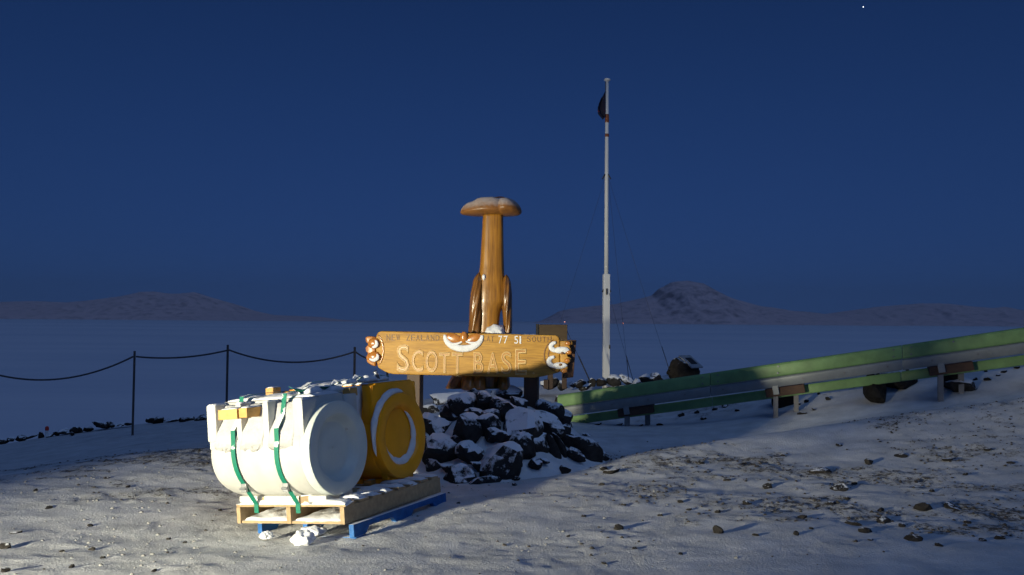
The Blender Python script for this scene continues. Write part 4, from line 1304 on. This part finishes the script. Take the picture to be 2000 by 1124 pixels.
# ================================================================== rope fence on the left
M_fpost = mat_solid('dark_steel_post', (.05, .045, .048), .6, .3, 30)
M_rope = mat_solid('dark_rope', (.06, .06, .07), .9, .2, 90, .4)
fence = empty('rope_fence', at(263, 826, 15.2), 'row of dark posts joined by sagging dark rope at the left', 'fence')
fd = 15.2
tops = [(-95, 690), (263, 686), (445, 674), (693, 678), (757, 690)]
foot = [850, 829, 812, 790, 780]
fdp = [14.6, 15.2, 15.4, 15.8, 16.6]
anch = []
for (px, py), fy, d in zip(tops, foot, fdp):
    a = at(px, py, d); b = at(px, fy, d)
    b.z = min(b.z, float(base_h(np.array([a.x]), np.array([a.y]))[0])) - .1
    m = MB(); mt = Matrix.Translation((a.x, a.y, 0)) @ Matrix.Rotation(R(30), 4, 'Z')
    m.box(-.018, .018, -.018, .018, b.z, a.z, mt); m.build('post', M_fpost, fence, bevel=.004)
    anch.append((px, py, d))
ropes = [((-95, 700, 14.6), (260, 697, 15.2), 44), ((266, 697, 15.2), (443, 685, 15.4), 7.5), ((447, 684, 15.4), (691, 688, 15.8), 22), ((695, 688, 15.8), (756, 697, 16.6), 10)]
for a, b, sg in ropes:
    pts = []
    for i in range(29):
        t = i / 28
        pts.append(at(a[0] + (b[0] - a[0]) * t, a[1] + (b[1] - a[1]) * t + sg * 4 * t * (1 - t), a[2] + (b[2] - a[2]) * t))
    m = MB(); m.tube(pts, .015, 8); m.build('rope', M_rope, fence, smooth=True)
# little marker stake
ms = empty('marker_stake', at(92, 851, 16.2), 'little red and white marker stake among the rocks at the left', 'marker')
a = at(92, 833, 16.2); b = at(92, 853, 16.2); cmid = at(92, 841, 16.2)
M_red = mat_solid('red_plastic', (.55, .035, .02), .5)
MB().tube([(a.x, a.y, b.z), (a.x, a.y, cmid.z)], [.030, .026], 10).build('lower_band', mat_solid('white_band', (.7, .7, .7), .5), ms)
MB().tube([(a.x, a.y, cmid.z), (a.x, a.y, a.z - .02), (a.x, a.y, a.z)], [.034, .034, .016], 10).build('upper_band', M_red, ms)

# ================================================================== stones scattered over the ground
def gstone(px, py, w, h, i, label, mat=None, grp='stones scattered on the snow', rot=None):
    p = hit(px, py); s = p.y / FOC
    z = gz(p.x, p.y)
    o = rock('stone', (p.x, p.y, z + h * s * (.20 if w < 28 or mat else -.02)), (w * s * .48, w * s * .43, h * s * .58), mat or M_stone, i, rot, None, 2)
    return tag(o, label, 'stone', grp)
named = [
    (1404, 1047, 24, 24, 0, 'dark pointed stone standing alone in clean snow, lower right of the rock pile'),
    (1597, 922, 52, 15, 1, 'long flat brown stone lying across the drift below the rail'),
    (1698, 906, 22, 15, 2, 'small dark stone with a long shadow, right of the long flat stone'),
    (1563, 1013, 32, 14, 3, 'rounded dark stone right of the pointed stone'),
    (1458, 988, 22, 11, 4, 'dark stone above and right of the pointed stone'),
    (1638, 958, 44, 12, 5, 'broad low stone below the long flat stone'),
    (1498, 952, 24, 13, 6, 'brown stone half buried left of the broad low stone'),
    (1690, 1044, 34, 14, 7, 'grey stone at the lower right, left of the biggest gravel patch'),
    (1798, 995, 56, 22, 8, 'large snow-crusted lump of rock at the right'),
    (1784, 1056, 44, 16, 9, 'low rock lump near the bottom right'),
    (1953, 1049, 24, 10, 2, 'flat dark stone near the right edge of the picture'),
    (12, 1068, 26, 14, 4, 'dark stone with a shadow at the left edge of the picture'),
    (30, 1040, 28, 7, 6, 'flat dark stone near the left edge, above the shadowed one'),
]
for px, py, w, h, i, l_ in named: gstone(px, py, w, h, i, l_)
ANCH = [(1404, 1047, 'the dark pointed stone'), (1597, 922, 'the long flat brown stone'), (1698, 906, 'the stone with the long shadow'), (1563, 1013, 'the rounded dark stone'), (1638, 958, 'the broad low stone'), (1690, 1044, 'the grey stone at lower right'), (1798, 995, 'the snow-crusted rock lump'), (1784, 1056, 'the low rock lump'), (1953, 1049, 'the flat stone by the right edge'), (1133, 880, 'the right end of the rock pile'), (872, 985, 'the far corner of the pallet')]
more = [(1401, 1004, 15, 9), (1669, 945, 16, 8), (1554, 1050, 14, 10), (1476, 1051, 20, 6), (1665, 1024, 48, 10), (1725, 1018, 36, 8), (1865, 994, 46, 13), (1919, 1054, 20, 6), (1219, 990, 13, 8), (1208, 1037, 24, 12), (1656, 976, 14, 8), (1624, 986, 28, 9), (1720, 998, 16, 8), (1790, 942, 10, 6), (1850, 900, 24, 7), (1760, 890, 34, 8), (1930, 880, 20, 6), (1885, 930, 14, 6), (1975, 905, 18, 7), (1820, 962, 16, 6), (1345, 1000, 14, 6), (1330, 985, 16, 7), (1290, 1010, 14, 6), (1420, 940, 18, 7), (1370, 905, 16, 6), (1455, 905, 14, 5), (1530, 890, 14, 5), (1640, 870, 18, 5), (1700, 1060, 14, 6), (1760, 1030, 18, 7), (1835, 1070, 22, 7), (1890, 1020, 20, 7), (1585, 1040, 10, 6), (1260, 960, 14, 6), (1175, 950, 16, 7), (1140, 1010, 12, 5), (1110, 1050, 12, 5), (1240, 1075, 12, 5), (1330, 1085, 14, 5), (1180, 1100, 14, 5)]
for i, (px, py, w, h) in enumerate(more):
    gstone(px, py, w, h, i % 10, near_label(px, py, ('flat dark stone' if w > 3 * h else 'small dark stone') if w < 30 else 'broad flat stone', ANCH))
left = [(68, 957, 12, 7), (390, 884, 8, 6), (210, 932, 16, 5), (250, 950, 14, 5), (175, 1025, 14, 5), (330, 1050, 12, 6), (360, 1058, 10, 6), (120, 1075, 12, 6), (180, 1070, 18, 7), (200, 1090, 14, 5), (300, 1118, 14, 6), (140, 1108, 14, 8), (10, 1116, 20, 12), (430, 1000, 10, 5), (95, 990, 18, 4)]
for i, (px, py, w, h) in enumerate(left):
    gstone(px, py, w, h, (i * 3) % 10, near_label(px, py, 'small dark stone', [(12, 1068, 'the shadowed stone at left'), (492, 1050, 'the blue pallet'), (263, 829, 'the nearest fence post foot'), (92, 853, 'the red marker stake'), (220, 1000, 'the clean drift at the left'), (0, 1124, 'the bottom left corner')]))
bank = [(1330, 812, 18, 10), (1345, 798, 10, 6), (1362, 806, 14, 8), (1395, 800, 14, 7), (1415, 795, 20, 7), (1440, 802, 12, 5), (1560, 790, 10, 6), (1575, 785, 12, 7), (1590, 800, 14, 6), (1618, 780, 14, 10), (1600, 772, 8, 6), (1670, 748, 16, 6), (1905, 742, 14, 6), (1930, 745, 18, 6), (1950, 735, 12, 5), (1960, 728, 14, 5), (1985, 720, 16, 6), (1925, 726, 10, 5), (1290, 830, 20, 6), (1252, 832, 12, 5), (1210, 829, 20, 5), (1168, 830, 26, 6), (1565, 807, 26, 5), (1375, 818, 16, 6)]
for i, (px, py, w, h) in enumerate(bank):
    gstone(px, py, w, h, (i * 7) % 10, near_label(px, py, 'small black stone', [(1240, 830, 'the first rail posts'), (1530, 812, 'the second rail posts'), (1850, 772, 'the third rail posts'), (1711, 785, 'the upright boulder under the rail'), (1400, 775, 'the first rail span'), (1625, 760, 'the second rail span'), (1960, 700, 'the bright right end of the rail')]), M_rock_bare, 'stones on the bank behind the rail')

# ================================================================== gravel and clods too small to count
def scatter(name, n, region, dens, size, mat, label, seed, flat=.6, tris=None):
    rg = np.random.default_rng(seed)
    x0, x1, y0, y1 = region
    P = np.c_[rg.uniform(x0, x1, n), rg.uniform(y0, y1, n)]
    keep = rg.uniform(0, 1, n) < dens(P[:, 0], P[:, 1])
    P = P[keep]
    Z = ground_h(P[:, 0], P[:, 1])
    base = np.array([(1, 0, -.2), (.3, .95, -.15), (-.8, .6, -.2), (-.8, -.6, -.1), (.3, -.95, -.2), (.35, .25, .8), (-.4, .1, .95), (-.05, -.45, .75), (0, 0, -.6)])
    fc = np.array([(0, 1, 5), (1, 2, 6), (1, 6, 5), (2, 3, 6), (3, 7, 6), (3, 4, 7), (4, 0, 7), (0, 5, 7), (5, 6, 7), (1, 0, 8), (2, 1, 8), (3, 2, 8), (4, 3, 8), (0, 4, 8)])
    k = len(P)
    sz = size[0] * (size[1] / size[0]) ** (rg.uniform(0, 1, k) ** 2.2)
    an = rg.uniform(0, 6.283, k)
    B = base[None] * (1 + .3 * rg.uniform(-1, 1, (k, 9, 3)))
    X = (B[:, :, 0] * np.cos(an)[:, None] - B[:, :, 1] * np.sin(an)[:, None]) * sz[:, None] + P[:, 0:1]
    Y = (B[:, :, 0] * np.sin(an)[:, None] + B[:, :, 1] * np.cos(an)[:, None]) * sz[:, None] * rg.uniform(.6, 1, k)[:, None] + P[:, 1:2]
    ZZ = B[:, :, 2] * sz[:, None] * flat + Z[:, None] + .1 * sz[:, None]
    co = np.stack([X, Y, ZZ], -1).reshape(-1, 3)
    F = (fc[None] + 9 * np.arange(k)[:, None, None]).reshape(-1, 3)
    me = bpy.data.meshes.new(name)
    me.vertices.add(len(co)); me.vertices.foreach_set('co', co.ravel())
    me.loops.add(F.size); me.loops.foreach_set('vertex_index', F.ravel().astype(np.int32))
    me.polygons.add(len(F)); me.polygons.foreach_set('loop_start', np.arange(0, F.size, 3, dtype=np.int32))
    me.update(); me.validate()
    o = link(name, me, mat)
    return tag(o, label, kind='stuff')
M_grav = mat_solid('gravel_grit', (.055, .047, .040), .85, .5, 12, .3)
scatter('gravel', 60000, (-6, 7.5, 4.8, 12.0), lambda x, y: np.clip(grit_map(x, y) * .75 - .22, 0, 1) * (0.25 + .75 * sstep(-1.5, 1.0, x)) + .006, (.004, .022), M_grav, 'fine dark gravel showing through the snow', 4)
M_clod = mat_snow('snow_clods', (.32, .32, .31), 30, .5)
scatter('snow_clods', 5000, (-6, 3.0, 4.8, 9.5), lambda x, y: (1 - sstep(-1.5, 2.5, x)) * (.10 + .6 * sstep(.5, .7, fbm(x * 2.2, y * 2.2, 401, 3))), (.005, .020), M_clod, 'crumbs of broken snow on the ground at the left', 6)

# ================================================================== far lights and the one bright star
def glow(px, py, d, r, col, st, name, label, cat):
    bm = bmesh.new(); bmesh.ops.create_icosphere(bm, subdivisions=2, radius=r)
    me = bpy.data.meshes.new(name); bm.to_mesh(me); bm.free()
    o = link(name, me, mat_emit(name + '_glow', col, st)); o.location = at(px, py, d)
    return tag(o, label, cat)
glow(1686, 14, 8000, 4.2, (.9, .95, 1), 1.0, 'star', 'single bright star high at the upper right', 'star')
glow(1217, 632, 5000, 2.6, (1, .25, .15), .6, 'distant_light', 'tiny red light on the horizon just right of the flagpole', 'light')
glow(1103, 629, 5000, 2.6, (1, .4, .3), .6, 'distant_light', 'tiny red light on the horizon above the notice board', 'light')

# ================================================================== flood lights on a stand, left of and behind the camera
lampstand = empty('flood_light', (LAMP.x, LAMP.y, gz(LAMP.x, LAMP.y)), 'twin flood light on a tripod outside the picture at the left', 'lamp')
M_lampb = mat_solid('black_lamp_housing', (.03, .03, .03), .5)
aim = LAMP + Vector((math.cos(R(53)), math.sin(R(53)), -0.03)) * 10
fwd = (aim - LAMP).normalized(); sd = fwd.cross(Vector((0, 0, 1))).normalized()
back = LAMP - fwd * .25
MB().tube([(back.x, back.y, 0.35), (back.x, back.y, LAMP.z + .02)], .025, 10).build('pole', M_lampb, lampstand)
for k in range(3):
    a = k * 2.094 + .4
    MB().tube([(back.x, back.y, .55), (back.x + .5 * math.cos(a), back.y + .5 * math.sin(a), gz(back.x + .5 * math.cos(a), back.y + .5 * math.sin(a)))], .016, 8).build('leg', M_lampb, lampstand)
MB().tube([back - sd * .3, back + sd * .3], .02, 8).build('cross_bar', M_lampb, lampstand)
# added out-of-view panel on a stake, put in to shade part of the rail
nd_ = Vector((math.cos(R(43.6)), math.sin(R(43.6)), 0)); npos = Vector((LAMP.x, LAMP.y, 0)) + nd_ * 3.3
np_ = empty('added_shade_panel', (npos.x, npos.y, gz(npos.x, npos.y)), 'added unseen wooden panel on a stake, shading the rail from the left', 'panel')
mt = Matrix.Translation((npos.x, npos.y, 0)) @ Matrix.Rotation(R(43.6 + 90), 4, 'Z')
for i in range(3):
    MB().box(-.185, .185, -.012, .012, .903 + i * .117, 1.018 + i * .117, mt).build('plank', M_post, np_, bevel=.004)
MB().box(-.016, .016, .014, .04, -.05, 1.24, mt).build('stake', M_post, np_, bevel=.004)
for sgn in (-1, 1):
    c = LAMP + sd * (.125 * sgn)
    h_ = MB(); q = c - fwd * .02
    h_.tube([q - fwd * .22, q - fwd * .20, q - fwd * .02, q], [.05, .08, .105, .11], 18, cap=False)
    hd = h_.build('lamp_head', M_lampb, lampstand, smooth=True)
    ld = bpy.data.lights.new('flood_lamp', 'SPOT')
    ld.energy = LAMP_W; ld.color = (1.0, 0.925, 0.68); ld.shadow_soft_size = .11
    ld.spot_size = R(54); ld.spot_blend = 1.0
    lo = bpy.data.objects.new('flood_lamp', ld); C.objects.link(lo)
    lo.location = c + fwd * .02
    lo.rotation_euler = fwd.to_track_quat('-Z', 'Y').to_euler()
    lo.parent = lampstand; lo.matrix_parent_inverse = wmat(lampstand).inverted()

# ================================================================== cold haze over the sea ice
hz = MB(); hz.box(-15000, 15000, -400, 15000, SEA - 2, 620)
def mat_haze():
    m, nt, b = new_mat('haze_air')
    nt.nodes.remove(b)
    v = nt.nodes.new('ShaderNodeVolumePrincipled')
    v.inputs['Color'].default_value = (0.97, 0.99, 1.0, 1)
    v.inputs['Density'].default_value = 4.2e-5
    v.inputs['Anisotropy'].default_value = 0.0
    nt.links.new(v.outputs[0], nt.nodes['Material Output'].inputs['Volume'])
    return m
hzo = hz.build('haze', mat_haze())
tag(hzo, 'thin cold haze lying over the sea ice', kind='stuff')
